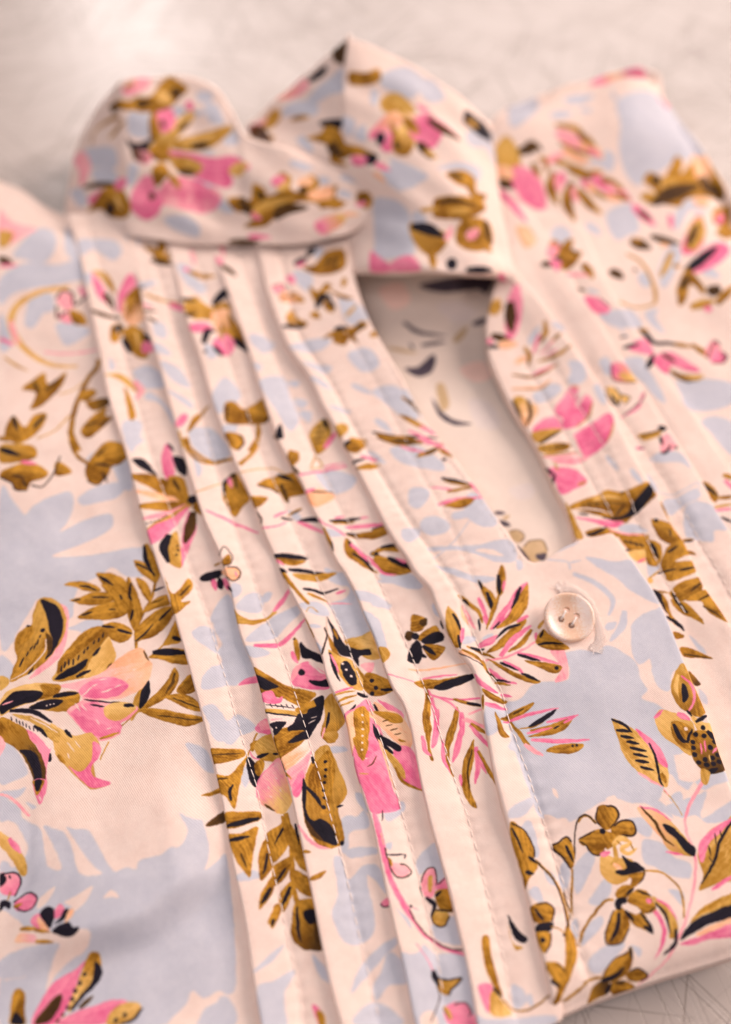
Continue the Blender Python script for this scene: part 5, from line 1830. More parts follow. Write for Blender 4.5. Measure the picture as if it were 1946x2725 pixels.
 'right2': '''
p bl 910,1456 109,11 67,-138 -64,-7 -9,-57 -49,2 -25,26 -40,-8 -15,28
p bl 918,489 41,-25 -17,-98 -18,25
b bl 304 587,2830 57,-15
p bl 780,1749 79,40 77,-21 34,-93 -52,39 -89,6
p bl 597,2352 43,28 22,-66 -32,-46
p bl 757,1659 31,-57 6,-48 -33,0
p bl 806,1430 9,73 73,12 80,43 16,-52 -112,-65 -29,-28
p bl 906,1404 137,57 48,-118 -70,-23 -18,-49 -56,-2 -42,22 -19,43
s bl 78 781,1554 86,-24 123,67
s bl 73 997,1598 -58,-185
p bl 508,2016 43,17 8,-51
p bl 962,4500 261,2 65,-123 118,-283 44,-149 -152,-26 -94,-37 -91,-84 -77,-43 -65,-72 -59,95 -12,221 39,247
p bl 829,4002 41,-77 -46,-119 -71,78 -49,1
p bl 754,3440 113,91 58,-23 10,-176 -71,-58 -80,-36
p bl 1091,3195 42,-87 -103,-215 -40,0 11,137
p bl 1173,3513 91,35 -57,-126 -76,-119
p bl 437,3311 56,36 49,-52 -35,-109 -74,12
b bl 705 648,3363 51,-80
b bl 907 1239,3536 85,-39
b bl 747 1239,3001 65,-59
b bl 806 919,2895 -20,76
s bl 99 708,2613 60,-105
b bl 353 385,2628 52,-52
b bl 291 573,1763 43,-80
b bl 327 682,1683 41,-81
b mu 208 872,1270 48,7
b nv 152 881,1267 38,6
b mu 206 885,1212 29,-15
p pk 558,2779 81,-4 53,-58 -20,-48 -73,6
b ol 89 639,2775 55,-60
b md 235 537,2839 27,-20
p pk>gd 655,2329 44,18 54,-31 29,-83 -87,-8 -40,25
b gd 371 700,2275 59,-32
s ol 67 658,2330 5,-88 116,-14
p gd 617,2202 48,-6 21,-61 -25,-50 -37,49
s ol 72 617,2202 7,-68 37,-49 25,50 -21,61
p gd 686,2152 47,-20 -32,-44
s ol 63 686,2152 47,-20 -32,-44
b nv 201 640,2149 26,-64
b pk 158 806,2159 -47,-99 -88,-53
s ol 62 818,2182 -27,-71 -103,-94
p mg 733,1891 56,16 72,11 -21,-37 -64,-24
b md 127 757,1883 98,35
b nv 399 854,1933 33,0
p pl 847,1855 42,45 36,-83 -47,-30 -35,-7
b nv 186 851,1878 2,-51
b nv 167 840,1777 24,4 30,45
d nv 90 916,1807
b pk 242 727,1815 36,0
b nv 114 735,1811 28,6
b mu 713 490,3800 -28,-135 20,-132
b pl 598 513,3787 -5,-147
b mu 713 584,3701 -40,-151 25,-149
b pl 506 595,3667 5,-116
b mu 635 620,3645 47,-103 57,-81
b pk 603 654,3727 57,-100
b mu 815 593,3844 102,-83
b mu 616 657,3771 114,31
b pk 1170 725,3742 96,-77 78,-91
b mu 674 779,3740 92,-77
b mu 514 827,3619 72,-45
b pc 477 780,3593 75,-29
b mu 496 376,3878 25,-122
p pk 223,3824 102,15 76,-108 15,-206 -47,-42 -65,91 -92,107
p mu 1007,3721 48,83 73,-44 44,68 62,119 30,-53 -24,-104 75,103 35,56 49,-87 37,-102 40,-123 -72,-64 -83,23 -89,-22 -44,-61 -92,21 -97,-3 66,101
p pc 1328,3952 65,-66 10,-150 -76,1
b mg 721 1105,3690 91,33
b gd 544 1084,3758 29,-68
d md 364 1084,3733
b md 929 1051,3548 125,86 137,56
b md 653 1367,3738 70,-104
b mg 724 986,3585 73,22
b pc 738 1292,3542 63,22
b pk 708 930,3510 40,-70 46,-80
b md 354 952,3474 50,-78
b md 931 884,3222 76,-47
b mu 472 893,3232 32,-11
b md 559 995,3265 65,-37 68,-25
b pc 343 1033,3196 43,-12
s mu 186 835,3123 68,-64 38,-107 14,-114 -7,-62
s mg 113 753,2764 74,-29 89,17 41,27
b md 702 734,2987 47,-44
d mu 189 1094,3029
d md 119 866,2999
p pk 1141,3162 92,219 57,68 15,-85 -41,-179 -86,-78
b mg 942 1196,3164 57,139 33,98
b md 396 1189,3198 77,169
p pk 1136,2989 121,157 107,63 43,-69 -70,-96 -125,-71
b nv 622 1147,2990 89,82 101,96
p mu 1078,2875 65,131 32,-29 49,-107 -16,-50 -54,73 -42,-111 -40,-34 -1,70
b md 410 1101,2870 45,79
b mu 781 1391,3365 71,159
b pk 403 1386,3377 33,69
b mu 773 1384,3263 74,53
b md 820 1254,2828 42,40
b mu 495 1280,2761 97,105
b mg 604 1142,2742 111,33
d pk 221 1221,2724
p pc 233,3328 71,0 34,-119 -66,-45
p pl>mu 391,3141 43,88 49,-71 -32,-89 -54,3
p mu 441,3084 54,126 54,21 -22,-98 57,-10 -51,-108 -73,-43
d nv 204 441,3068
b ol 220 531,3139 25,-45
p pk 395,3051 64,-20 -31,-70
b md 498 364,3031 31,-26
b mu 526 583,3022 38,-95
b pl 261 481,2943 121,-4
p mg>mu 142,3991 85,143 68,-118 5,-167 -84,-142 -91,-20 -40,-49 31,188
b pc 1135 153,3830 98,-56
b md 780 169,3719 66,-53
p pk 253,3849 85,-9 75,-122 8,-219 -67,-17 -83,92 -8,135
b pk 550 142,3662 73,-118 76,-164
b mu 918 71,3641 68,95
b pk 454 537,3796 7,-85
b pc 559 683,3690 51,-97
b mu 363 707,3629 71,-59
b pl 564 792,3689 56,-58
b mu 340 453,3915 -2,-106
b mg 334 1083,3132 -43,-100 -41,-80
b pk 344 1125,3447 -12,-119
''',
 'back': '''
p wp 3066,3731 124,56 39,-123 -98,-36
p wp 2638,4335 128,51 48,-138 -102,-74
p wb 2963,4209 127,32 96,-97 -128,-71
p wb 3100,3497 116,-29 35,-155 -116,-5
p wb 3268,2915 108,29 6,-80 -79,-14
b wn 281 2779,4080 79,-71 140,-30
b wn 281 2873,3910 123,21
p wn 2772,3735 78,19 76,85 15,-55 -32,-85 -73,-25
p wn 2908,3520 48,-104 66,-64 86,-23 -87,-13 -80,65
p wm 2935,3600 42,15 22,-151 -43,-40
b wm 277 2693,3891 148,-39
b wm 423 3052,3940 67,102
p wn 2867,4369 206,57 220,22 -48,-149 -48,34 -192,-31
b wn 425 3164,4069 77,43
b wn 147 2806,3924 18,-43
b wn 230 3190,2769 45,3
b wn 326 3212,2716 41,-17
b wm 215 3230,2739 27,16
p wm 3249,2662 40,8 32,-33 -24,-39 -31,15
s wo 56 3250,2662 39,8 32,-33 -22,-37
p wm 3303,2561 38,46 64,2 17,-54 -19,-46 -71,-15
s wo 62 3313,2577 28,30 64,2 17,-54
p wn 3366,2533 49,9 -12,-40 -33,7
b wn 177 3282,2578 51,-81
''',  # wide dark shape under the collar lip: part motif, part painted-in shade
 'right3': '''
b bl 265 467,2380 56,-21
p bl 510,2220 116,29 71,-14 38,-92 -77,-12 -84,8
p bl 754,2231 83,44 -22,-61 37,-106 -62,39
p bl 722,1848 110,-12 38,-125 23,-111 100,-11 145,66 23,126 -139,35 -133,-30 -98,61
p bl 607,1923 98,13 20,-73 43,-101 23,-123 -49,38 -43,88 -60,70
p bl 948,1519 75,40 90,-42 -38,-195 -45,43 -38,84
p bl 842,4047 262,3 64,-123 119,-282 42,-154 -151,-22 -94,-38 -91,-82 -76,-45 -65,-72 -60,95 -12,220 38,245
p bl 709,3551 43,-73 -49,-128 -70,79 -50,-1
p bl 633,2982 114,97 59,-22 8,-181 -70,-58 -81,-35
p bl 973,2745 41,-88 -106,-222 -39,2 12,137
p bl 1051,3055 93,40 -59,-132 -73,-110
p bl 317,2863 56,30 47,-56 -32,-99 -74,14
b bl 737 527,2906 51,-79
b bl 933 1119,3081 88,-31
b bl 745 1120,2549 63,-63
b bl 806 799,2441 -20,76
s bl 96 590,2165 60,-103
b bl 359 265,2176 52,-54
b bl 295 453,1309 43,-80
b bl 325 561,1228 42,-80
p pk 442,2340 78,-14 53,-59 -19,-44 -70,17
b ol 82 520,2326 55,-62
b md 212 419,2395 27,-21
b nv 335 724,2113 29,-30 29,-47 97,0
b mu 238 713,2126 48,-8
p pk 639,1997 83,68 44,-55 -1,-57 -56,9
b nv 234 618,1997 88,31
p nv 715,1863 42,93 20,-19 -22,-57
p pk 767,1934 78,44 69,-28 92,-80 -69,-6 -83,24 -28,-55 -47,30
b md 252 818,1959 58,-43
p mu>gd 835,1862 55,-21 65,0 66,-7 -45,-36 -65,-7 -54,28
b nv 141 851,1839 60,-46 69,7
b mu 289 872,2035 112,-15
b nv 253 836,2041 58,-5
b mu 381 985,2031 48,-42 27,-34
p pl 1046,1988 54,78 29,-59 -53,-69
p pk 1066,1929 31,61 50,-8 3,-42 -50,-24
s ol 85 1054,1946 52,111 27,-33
s ol 86 1126,1999 32,-33 -27,-45 -58,0
d nv 94 1138,1957
b nv 138 605,2068 44,12
p mu 887,1157 45,-18 30,-66 -27,-38 -35,64
b nv 205 892,1149 64,-77
b mg 157 926,1006 93,15
b pk 171 929,989 85,4
b nv 166 953,947 47,-31
b mu 343 1008,1191 40,-17
b pk 260 1009,1159 27,-51
b mu 242 963,1058 65,6
b mu 549 298,3475 107,-18 100,-67
b mu 701 369,3339 -28,-131 21,-126
b pl 595 391,3328 -4,-146
b mu 680 463,3244 -39,-147 24,-151
b pl 495 473,3209 6,-114
b mu 656 498,3187 48,-102 56,-83
b pk 594 533,3268 58,-93
b mu 838 473,3393 101,-92
b mu 615 535,3313 114,30
b pk 1126 603,3283 97,-72 79,-92
b mu 660 658,3283 92,-76
b mu 490 707,3165 72,-46
b pc 462 662,3144 73,-34
b mu 511 256,3426 24,-129
p pk 103,3377 102,10 75,-113 16,-199 -47,-42 -64,95 -92,107
p mu 888,3269 47,82 73,-42 45,66 61,119 30,-53 -25,-107 77,107 36,57 49,-86 35,-105 40,-126 -71,-59 -83,23 -91,-27 -44,-63 -91,26 -97,-2 67,103
p pc 1209,3501 66,-65 7,-155 -75,1
b mg 726 986,3238 90,32
b gd 546 964,3306 30,-68
d md 365 964,3281
b md 933 931,3097 125,83 137,56
b md 648 1247,3283 69,-106
b mg 727 866,3131 74,26
b pc 720 1173,3092 64,24
b pk 708 810,3059 41,-70 47,-78
b md 353 832,3023 51,-77
b md 875 763,2766 76,-47
b mu 449 771,2774 32,-12
b md 568 874,2807 67,-31 68,-23
b pc 348 914,2743 43,-9
s mu 187 715,2669 69,-60 37,-111 14,-115 -7,-59
s mg 122 628,2297 73,-35 93,32 43,34
b md 701 610,2519 48,-41
d mu 191 974,2573
d md 126 745,2545
p pk 1022,2713 90,212 58,73 15,-88 -42,-181 -84,-72
b mg 945 1077,2713 55,135 34,99
b md 396 1069,2746 76,166
p pk 1015,2535 122,157 107,62 45,-64 -74,-103 -122,-67
b nv 607 1027,2537 90,84 100,92
p mu 957,2417 66,136 32,-28 50,-107 -16,-47 -55,68 -42,-111 -40,-35 -2,68
b md 413 980,2413 46,81
b mu 783 1271,2912 71,160
b pk 408 1266,2923 34,71
b mu 791 1264,2807 75,57
b md 796 1135,2377 41,37
b mu 491 1160,2309 98,103
b mg 634 1021,2288 113,36
d pk 230 1101,2269
p pc 113,2876 73,6 33,-119 -67,-48
p pl>mu 272,2696 43,87 50,-70 -31,-86 -56,1
p mu 323,2642 53,118 52,15 -19,-88 56,-15 -52,-109 -71,-36
d nv 209 324,2626
b ol 221 413,2692 23,-48
p pk 276,2606 65,-18 -31,-72
b md 510 245,2584 32,-25
b mu 526 462,2562 36,-97
b pl 246 363,2497 117,-19
p mg>mu 21,3535 86,147 68,-116 6,-167 -85,-139 -91,-23 -41,-55 32,194
b pc 1140 33,3380 98,-56
b md 781 49,3272 67,-52
p pk 134,3401 84,-14 74,-126 10,-213 -67,-16 -83,96 -8,132
b pk 545 22,3213 74,-116 76,-162
b mu 961 -50,3185 69,103
b pk 458 416,3339 7,-86
b pc 557 562,3233 53,-89
b mu 370 588,3177 71,-55
b pl 545 672,3235 55,-59
b mu 370 333,3466 -3,-118
b mg 331 964,2680 -45,-106 -40,-77
b pk 319 1004,2989 -9,-111
''',
 'shoulder': '''
p bl 699,1952 121,45 72,-12 35,-102 -77,-11 -86,5
p bl 947,1975 77,28 -20,-56 35,-112 -59,47
p bl 915,1591 111,-13 44,-113 24,-108 97,-21 138,51 21,123 -141,32 -126,-13 -97,62
p bl 798,1661 99,15 21,-70 45,-98 26,-119 -53,32 -45,83 -62,68
p bl 1144,1264 75,38 85,-53 -35,-189 -46,41 -39,83
p bl 967,3537 289,126 85,-53 115,-291 56,-112 -168,-72 -96,-49 -89,-75 -75,-42 -60,-56 -68,63 -32,141 21,179
p bl 342,3709 135,69 47,-132 -94,-212 -116,-64
p bl 721,3487 82,14 -21,-56
p bl 945,3656 14,-148 -26,55
p bl 853,3113 48,-47 -37,-84 -77,47 -47,5
p bl 819,2706 109,79 60,-17 13,-164 -70,-56 -80,-34
p bl 1162,2479 41,-90 -107,-227 -40,1 14,143
p bl 1234,2771 98,52 -59,-132 -75,-113
p bl 504,2591 55,27 47,-56 -32,-95 -72,16
b bl 709 713,2633 53,-73
b bl 917 1305,2806 97,-8
b bl 772 1308,2277 63,-62
b bl 1626 692,3623 115,21
b bl 946 574,3444 98,20
b bl 808 986,2168 -19,80
b nv 330 916,1852 27,-33 29,-48 95,-8
b mu 240 905,1866 46,-11
p pk 831,1738 82,65 43,-57 0,-55 -56,10
b nv 232 810,1739 88,28
p nv 908,1606 40,89 21,-19 -21,-53
p pk 959,1674 76,38 66,-36 90,-85 -66,0 -79,34 -26,-49 -47,31
b md 242 1008,1694 58,-45
p mu>gd 1028,1602 54,-24 61,-10 65,-10 -42,-29 -62,2 -53,30
b nv 125 1044,1580 61,-47 64,-3
b mu 293 1060,1763 111,-18
b nv 236 1025,1772 56,-11
b mu 406 1173,1757 47,-44 26,-35
p pl 1232,1712 59,88 28,-61 -57,-78
p pk 1252,1652 33,67 52,-5 2,-44 -52,-29
s ol 91 1240,1668 57,123 27,-34
s ol 91 1316,1730 32,-33 -29,-48 -60,-6
d nv 98 1327,1686
b nv 134 796,1809 44,11
p mu 1077,886 47,-12 31,-66 -31,-44 -35,64
b nv 220 1082,878 66,-72
b mg 167 1114,732 99,25
b pk 183 1117,715 91,14
b nv 178 1142,674 50,-26
b mu 346 1204,932 39,-19
b pk 264 1205,899 26,-53
b mu 252 1155,791 67,11
p pk 866,3897 90,59 136,17 102,-76 -65,-134 -91,111 -113,-97
b pc 1269 990,3950 54,-30
b pk 627 1245,3634 73,24
b md 1161 560,3833 53,18
b mg 751 623,3861 140,65
b mu 493 584,3351 96,-30 58,-93
b pl 881 587,3285 108,-65
b pl 870 628,3204 122,-59
b pc 749 720,3197 97,-127
b pk 351 745,3138 64,-59
b mu 449 704,3276 81,-119
b mu 459 465,3100 105,-18 99,-62
b mu 617 541,2999 -22,-105 25,-106
b pl 520 564,2989 1,-117
b mu 616 637,2918 -33,-121 29,-130
b pl 445 649,2890 10,-95
b mu 568 675,2870 52,-82 60,-64
b pk 492 704,2930 62,-74
b mu 656 639,3027 102,-78
b mu 485 703,2961 108,14
b pk 961 771,2934 102,-48 85,-65
b mu 556 825,2935 99,-46
b mu 445 882,2853 76,-32
b pc 410 838,2834 76,-22
b mu 423 426,3064 29,-97
b md 527 368,3139 52,66 56,-42
p pk 278,3031 100,6 78,-89 23,-161 -45,-34 -67,78 -94,89
p mu 1058,2941 42,64 78,-22 41,58 55,99 35,-37 -18,-84 75,100 45,83 74,-17 37,-102 36,-137 -67,-48 -99,-18 -96,-42 -45,-65 -94,16 -96,-1 61,86
p pc 1379,3178 98,26 13,-143 -100,-64
b mg 673 1159,2924 93,39
b gd 493 1132,2975 35,-51
d md 325 1135,2955
b md 906 1111,2803 124,82 142,70
b md 1272 1438,3020 76,-89
b mg 655 1045,2833 72,21
b pc 727 1363,2826 70,38
b pk 675 992,2770 44,-60 48,-74
b md 337 1016,2739 53,-70
b md 909 952,2501 79,-41
b mu 454 961,2510 33,-8
b md 538 1065,2546 67,-33 66,-29
b pc 340 1105,2483 43,-14
s mu 189 904,2404 69,-62 35,-116 14,-116 -6,-58
s mg 115 822,2045 73,-32 89,16 40,25
b md 704 803,2265 47,-43
d mu 199 1163,2305
d md 123 934,2279
p pk 1211,2444 92,216 63,85 18,-78 -48,-196 -88,-82
b mg 995 1266,2445 59,144 38,109
b md 410 1259,2478 80,179
p pk 1203,2264 126,166 118,88 45,-66 -84,-126 -128,-79
b nv 636 1215,2265 91,87 109,113
p mu 1144,2145 67,137 32,-29 49,-110 -15,-46 -55,70 -41,-109 -41,-35 -3,67
b md 412 1168,2141 46,81
b mu 1188 1483,2698 73,164
b pk 488 1477,2708 40,87
b mu 1044 1472,2583 102,120
b md 805 1321,2101 42,38
b mu 506 1348,2035 102,113
b mg 595 1211,2021 111,29
d pk 218 1291,2001
p pc 299,2607 74,11 34,-119 -68,-51
p pl>mu 460,2429 42,84 50,-70 -30,-82 -56,0
p mu 511,2375 52,114 52,15 -19,-86 57,-13 -49,-100 -74,-43
d nv 204 512,2360
b ol 209 600,2423 25,-42
p pk 464,2339 65,-15 -32,-77
b md 526 432,2316 32,-25
b mu 538 653,2309 37,-98
b pl 264 551,2231 121,-7
p mg>mu 195,3169 82,131 66,-118 10,-136 -78,-106 -90,-18 -39,-40 25,144
b pc 977 208,3031 99,-40
b md 676 228,2949 67,-41
p pk 307,3050 83,-14 78,-99 17,-173 -65,-11 -86,78 -12,108
b pk 490 202,2904 77,-96 80,-142
b md 826 363,3157 95,29
b mu 791 132,2884 65,76
b pl 493 490,3063 82,57 55,14
b pc 552 613,3155 72,-71 58,-31
b mu 265 594,3215 88,-72 93,-59
b pk 389 587,2996 11,-67
b pc 462 734,2900 58,-67
b mu 310 762,2858 75,-41
b pl 466 843,2901 60,-38
b mu 296 500,3091 2,-84
b mg 351 1154,2415 -46,-108 -42,-84
b pk 314 1188,2707 -7,-106
''',
 'lining': '''
p bl 277,1223 103,10 104,-116 -216,2 -53,-12 -29,59
p bl 125,1211 105,-95 -11,-71 -135,80
p bl 705,1243 124,102 88,-31 -87,-156 -89,2 -58,29
p bl 876,1296 82,64 37,-80 -74,-96 -49,12
p bl 646,1151 29,-5 -8,-69 -30,8
p bl 581,719 108,31 51,-71 -95,-87 -127,-28 -1,84
p bl 544,925 63,44 -10,-83 -47,8
p bl 408,1001 147,-10 -31,-78 -83,25
p bl 380,473 73,28 54,-56 24,-113 16,-157 -36,-42 -163,-4
p bl 661,789 87,-52 18,-84 -132,-56 -125,-48 122,129
p bl 855,712 128,63 144,-19 -58,-105 -78,69
p bl 1086,1081 210,239 -62,-277 -132,-102
b bl 643 741,1226 71,-19
b bl 618 147,946 37,-99
b bl 754 553,396 46,-65
b bl 2523 1283,1094 15,-157
p mg 683,1111 63,51 65,-25 20,-59 -97,-41 -45,16
p pc>pk 792,1015 -50,36 -36,-21 -86,-113 20,-25 83,52
b pc 677 730,1025 101,29
p pk 651,842 68,97 37,-40 -56,-68
p mu>gd 707,834 51,138 62,36 4,-123 -67,-80
p pk 802,968 62,118 53,0 43,-89 -42,-117 -60,-4
b mu 526 795,1029 40,-68
b md 619 902,1083 68,-91
b nv 426 679,925 -24,-56
b md 339 750,894 -23,-51
b md 568 849,896 16,-97
b mg 375 866,846 26,-44
p mu 527,1205 97,20 58,38 8,-54 -51,-38 -98,-19
b md 884 326,1382 47,-121
b pc 364 576,1402 47,-10
d nv 384 241,1303
d md 379 167,1402
p pc>pl 85,1529 45,-38 61,-121 11,-126 -80,47
p nv 250,1005 181,-22 -70,-41 -76,20
p mu 175,935 68,13 52,27 104,-56 42,-38 104,-20 -72,-35 -131,-43 -71,-1 15,90
b md 846 298,872 57,-53
b mu 680 381,842 141,-8 79,-22
b nv 577 517,761 89,48
b pk 713 423,761 114,33
b pk 691 576,748 21,-31
b mu 465 275,772 81,-29
p mg -34,1104 96,181 17,-137 -54,-67
b mu 1032 -41,1244 -113,-59
b mu 676 -45,954 56,32
b pl 979 -13,1303 -1,-140
b mu 279 121,1073 72,-29
b pk 779 897,1066 50,-31 72,-53
b md 714 907,1051 63,-52 57,-40
b nv 2107 1136,1149 97,138
b mg 814 1118,1203 13,-30
p mu 884,682 109,43 63,-54 -33,-104 85,-15 -93,-64 -48,95 -64,26
b md 523 917,684 57,-12
p mu 696,502 147,18 163,-8 55,-56 -142,-83 -156,-3 -107,17
b md 346 723,486 127,4 93,-32
b mg 520 775,415 136,4
b mg 292 586,418 104,22
p mu 826,340 123,37 127,-20 15,-110 -110,-75 -114,6 -63,52
b pl 679 892,266 72,31
b md 631 1035,355 26,-111
b mu 614 1000,222 60,-37
p mg>mu 517,348 96,-21 126,-38 8,-75 -73,-65 -69,7 -67,76
b nv 751 541,325 92,-20 91,-45
b mu 547 648,166 15,-104
b pl 446 744,240 32,81
p pk 324,160 91,-66 49,-47 -96,-23
p pk 436,45 34,70 64,17 52,-90
d nv 362 777,97
b nv 396 880,62 168,-6
d pk 432 1145,8
b mu 280 729,981 22,-104
b mu 250 813,1034 34,-71
b pk 307 852,1126 49,-7
b mg 267 754,1082 47,-35
b pc 415 508,688 -9,-61
b mu 668 983,592 16,-99
b mu 439 845,377 78,-66
''',
 'collar': '''
p bl 543,550 101,8 30,-71 -20,-51 -64,-2 -54,30
p bl 779,575 78,11 32,-28 -54,-16
p bl 961,667 86,28 -19,-59 -63,-15
p bl 89,580 190,-97 141,-73 13,-86 -88,3 -159,87
p bl 234,354 173,-48 3,-62 -144,13
p bl 526,310 58,-8 -22,-59 -53,-25
p bl 899,274 139,-40 -28,-32 -67,29
p bl 712,89 112,16 77,-31 -14,-44 -126,23
p bl 19,245 116,-5 46,-98 -78,-44
p bl 994,610 85,40 44,-75 -98,-41
p bl 939,385 91,20 -20,-28
b bl 271 931,559 64,16
p bl 1701,559 63,18 6,-58 -53,-11
b bl 781 1111,484 150,141
b bl 477 1038,169 85,-17
b bl 842 1855,601 73,-16
b bl 755 1564,622 108,14
b bl 632 1836,450 51,-59
p mg>gd 655,392 93,63 111,96 80,11 -34,-46 -84,-80 -101,-62
p mg 763,408 144,48 143,57 165,118 -127,-162 -115,-76 -138,-9
b md 392 906,405 97,22
b md 298 825,471 69,54
b gd 223 840,419 113,25 101,42
p mu 685,576 36,-33 4,-99 -57,-30 -13,72
p pk 711,572 90,0 5,-81 -69,-41 -29,46
d md 177 737,495
p nv 519,439 61,-30 113,28 -44,-45 57,-53 -81,2 -69,26
p md>pl 552,383 114,-25 -34,-50 -66,20
p mu 643,390 106,13 41,-44 -87,-34
p pk 754,380 137,-8 135,-4 161,73 142,67 -23,-63 -173,-109 20,-33 -63,-58 -125,9 -78,22 -46,49
p gd 1122,339 201,167 -95,-149
p mg 759,350 105,6 89,-34 -46,-39 -90,1
b md 331 815,292 92,0
p pk>pl 1058,181 -89,-40 -98,-15 -128,11 -69,13 30,62 97,52 103,-2 88,-34
p mu 659,287 68,36 30,-53 -78,-54
b mu 420 761,267 48,-46
p pk 523,156 44,78 78,27 33,-55 34,-26 -22,-69 -78,-32 -75,28
d md 195 651,178
p mu 533,597 51,35 88,0 59,68 63,23 59,-15 57,-32 -46,-42 -83,-54 -95,-29 -88,2
b gd 689 723,638 65,-25
b md 455 580,590 86,15
b md 482 809,657 51,-9
p pl 507,682 65,45 100,-6 -22,-51 -103,-24
b mu 220 529,689 54,22
p mu 408,653 150,-35 31,-55 -139,31
d md 288 446,613
d pk 246 908,594
s mu 184 232,536 30,60 97,-7 129,-47
b mu 253 389,482 124,31
b pl 1150 51,613 108,-204 -23,-126
b md 337 154,244 153,-8 107,-7
p pk 190,170 141,43 8,-65 -117,-29
p mu 301,203 138,13 79,-68 -19,-58 -138,-24 -79,35 -101,-27
b nv 541 362,136 -20,-53
b gd 312 403,170 32,-51
b pk 636 414,220 84,20
p mu 1098,189 104,49 91,22 46,121 61,-8 21,-42 63,39 -15,60 37,103 54,-29 -8,-93 47,-9 16,87 53,83 52,-52 -36,-107 65,37 68,62 -10,-114 57,-67 -54,-65 -81,22 -81,32 -82,-18 -89,-52 -26,-67 -88,-69 -175,-29 142,76 -16,29 -151,-42
b pk 660 1467,414 47,81
b gd 414 1488,377 54,81
b pc 699 1606,468 69,70
p pc 1649,398 124,106 20,-100 -103,-68
b md 960 1197,188 81,21
d md 281 1374,320
b md 500 1614,387 18,74
b md 817 1456,193 66,63 112,18
b mg 544 1275,152 150,127 157,62
b mu 591 1723,282 106,61
b pk 436 1285,166 63,-6
b mu 1067 1963,434 27,-212
d md 287 1966,360
d pk 349 1950,290
p pl>gd 1693,163 125,61 38,-81 -109,-105 -55,38
b pk 561 1708,134 27,-73
b pc 465 1852,219 78,-58
b md 927 2064,720 24,-413
b pk 327 1221,41 180,11
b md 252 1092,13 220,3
b pl 288 993,229 68,-23
''',  # dark stroke along the neck seam puts the seam's shadow into the print
}

PALETTE = {   # sRGB 0-255: (dark end, light end) of each dye
 'cr': ((240,217,204), (246,227,215)), 'bl': ((199,202,213), (208,210,219)),
 'mu': ((118,76,10), (198,146,52)), 'mg': ((168,122,42), (210,168,88)), 'gd': ((206,160,84), (232,192,120)),
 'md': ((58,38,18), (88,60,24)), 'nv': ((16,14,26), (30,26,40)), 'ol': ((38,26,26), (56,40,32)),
 'pk': ((218,98,142), (238,146,172)), 'pl': ((232,140,160), (248,182,186)), 'pc': ((232,170,130), (246,200,164)),
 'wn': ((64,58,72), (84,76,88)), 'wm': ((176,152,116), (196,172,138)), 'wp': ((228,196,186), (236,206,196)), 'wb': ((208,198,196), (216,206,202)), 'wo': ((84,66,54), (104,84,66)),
}
def lin(c): 
    c = np.asarray(c, float) / 255
    return np.where(c <= 0.04045, c / 12.92, ((c + 0.055) / 1.055) ** 2.4)
_ink = np.array([1.16, 1.14, 1.10])
PAL = {k: (lin(a) * (1 if k in ('cr', 'bl') else _ink), lin(b) * (1 if k in ('cr', 'bl') else _ink)) for k, (a, b) in PALETTE.items()}

def soft_noise(h, w, cell, rs):
    gh, gw = int(h / cell) + 3, int(w / cell) + 3
    g = rs.rand(gh, gw) * 2 - 1
    y = np.arange(h) / cell; x = np.arange(w) / cell
    yi, xi = y.astype(int), x.astype(int)
    fy = (y - yi); fx = (x - xi); fy = (fy * fy * (3 - 2 * fy))[:, None]; fx = (fx * fx * (3 - 2 * fx))[None]
    a = g[yi][:, xi]; b = g[yi][:, xi + 1]; c = g[yi + 1][:, xi]; d = g[yi + 1][:, xi + 1]
    return ((a * (1 - fx) + b * fx) * (1 - fy) + (c * (1 - fx) + d * fx) * fy).astype(np.float32)

def stroke_outline(pts, w, even):
    p = smooth_line(pts, 6) if len(pts) > 2 else np.linspace(pts[0], pts[1], 7)
    n = len(p); t = np.linspace(0, 1, n)
    tg = np.gradient(p, axis=0); tg /= np.hypot(*tg.T)[:, None] + 1e-9
    nr = np.stack([-tg[:, 1], tg[:, 0]], 1)
    if even: prof = np.ones(n); ext = 0.0
    else: prof = np.sin(math.pi * (0.16 + 0.78 * t)) ** 0.7; ext = 0.18 * w
    q = p.copy(); q[0] -= tg[0] * ext; q[-1] += tg[-1] * ext
    return np.vstack([q + nr * (prof * w / 2)[:, None], (q - nr * (prof * w / 2)[:, None])[::-1]])

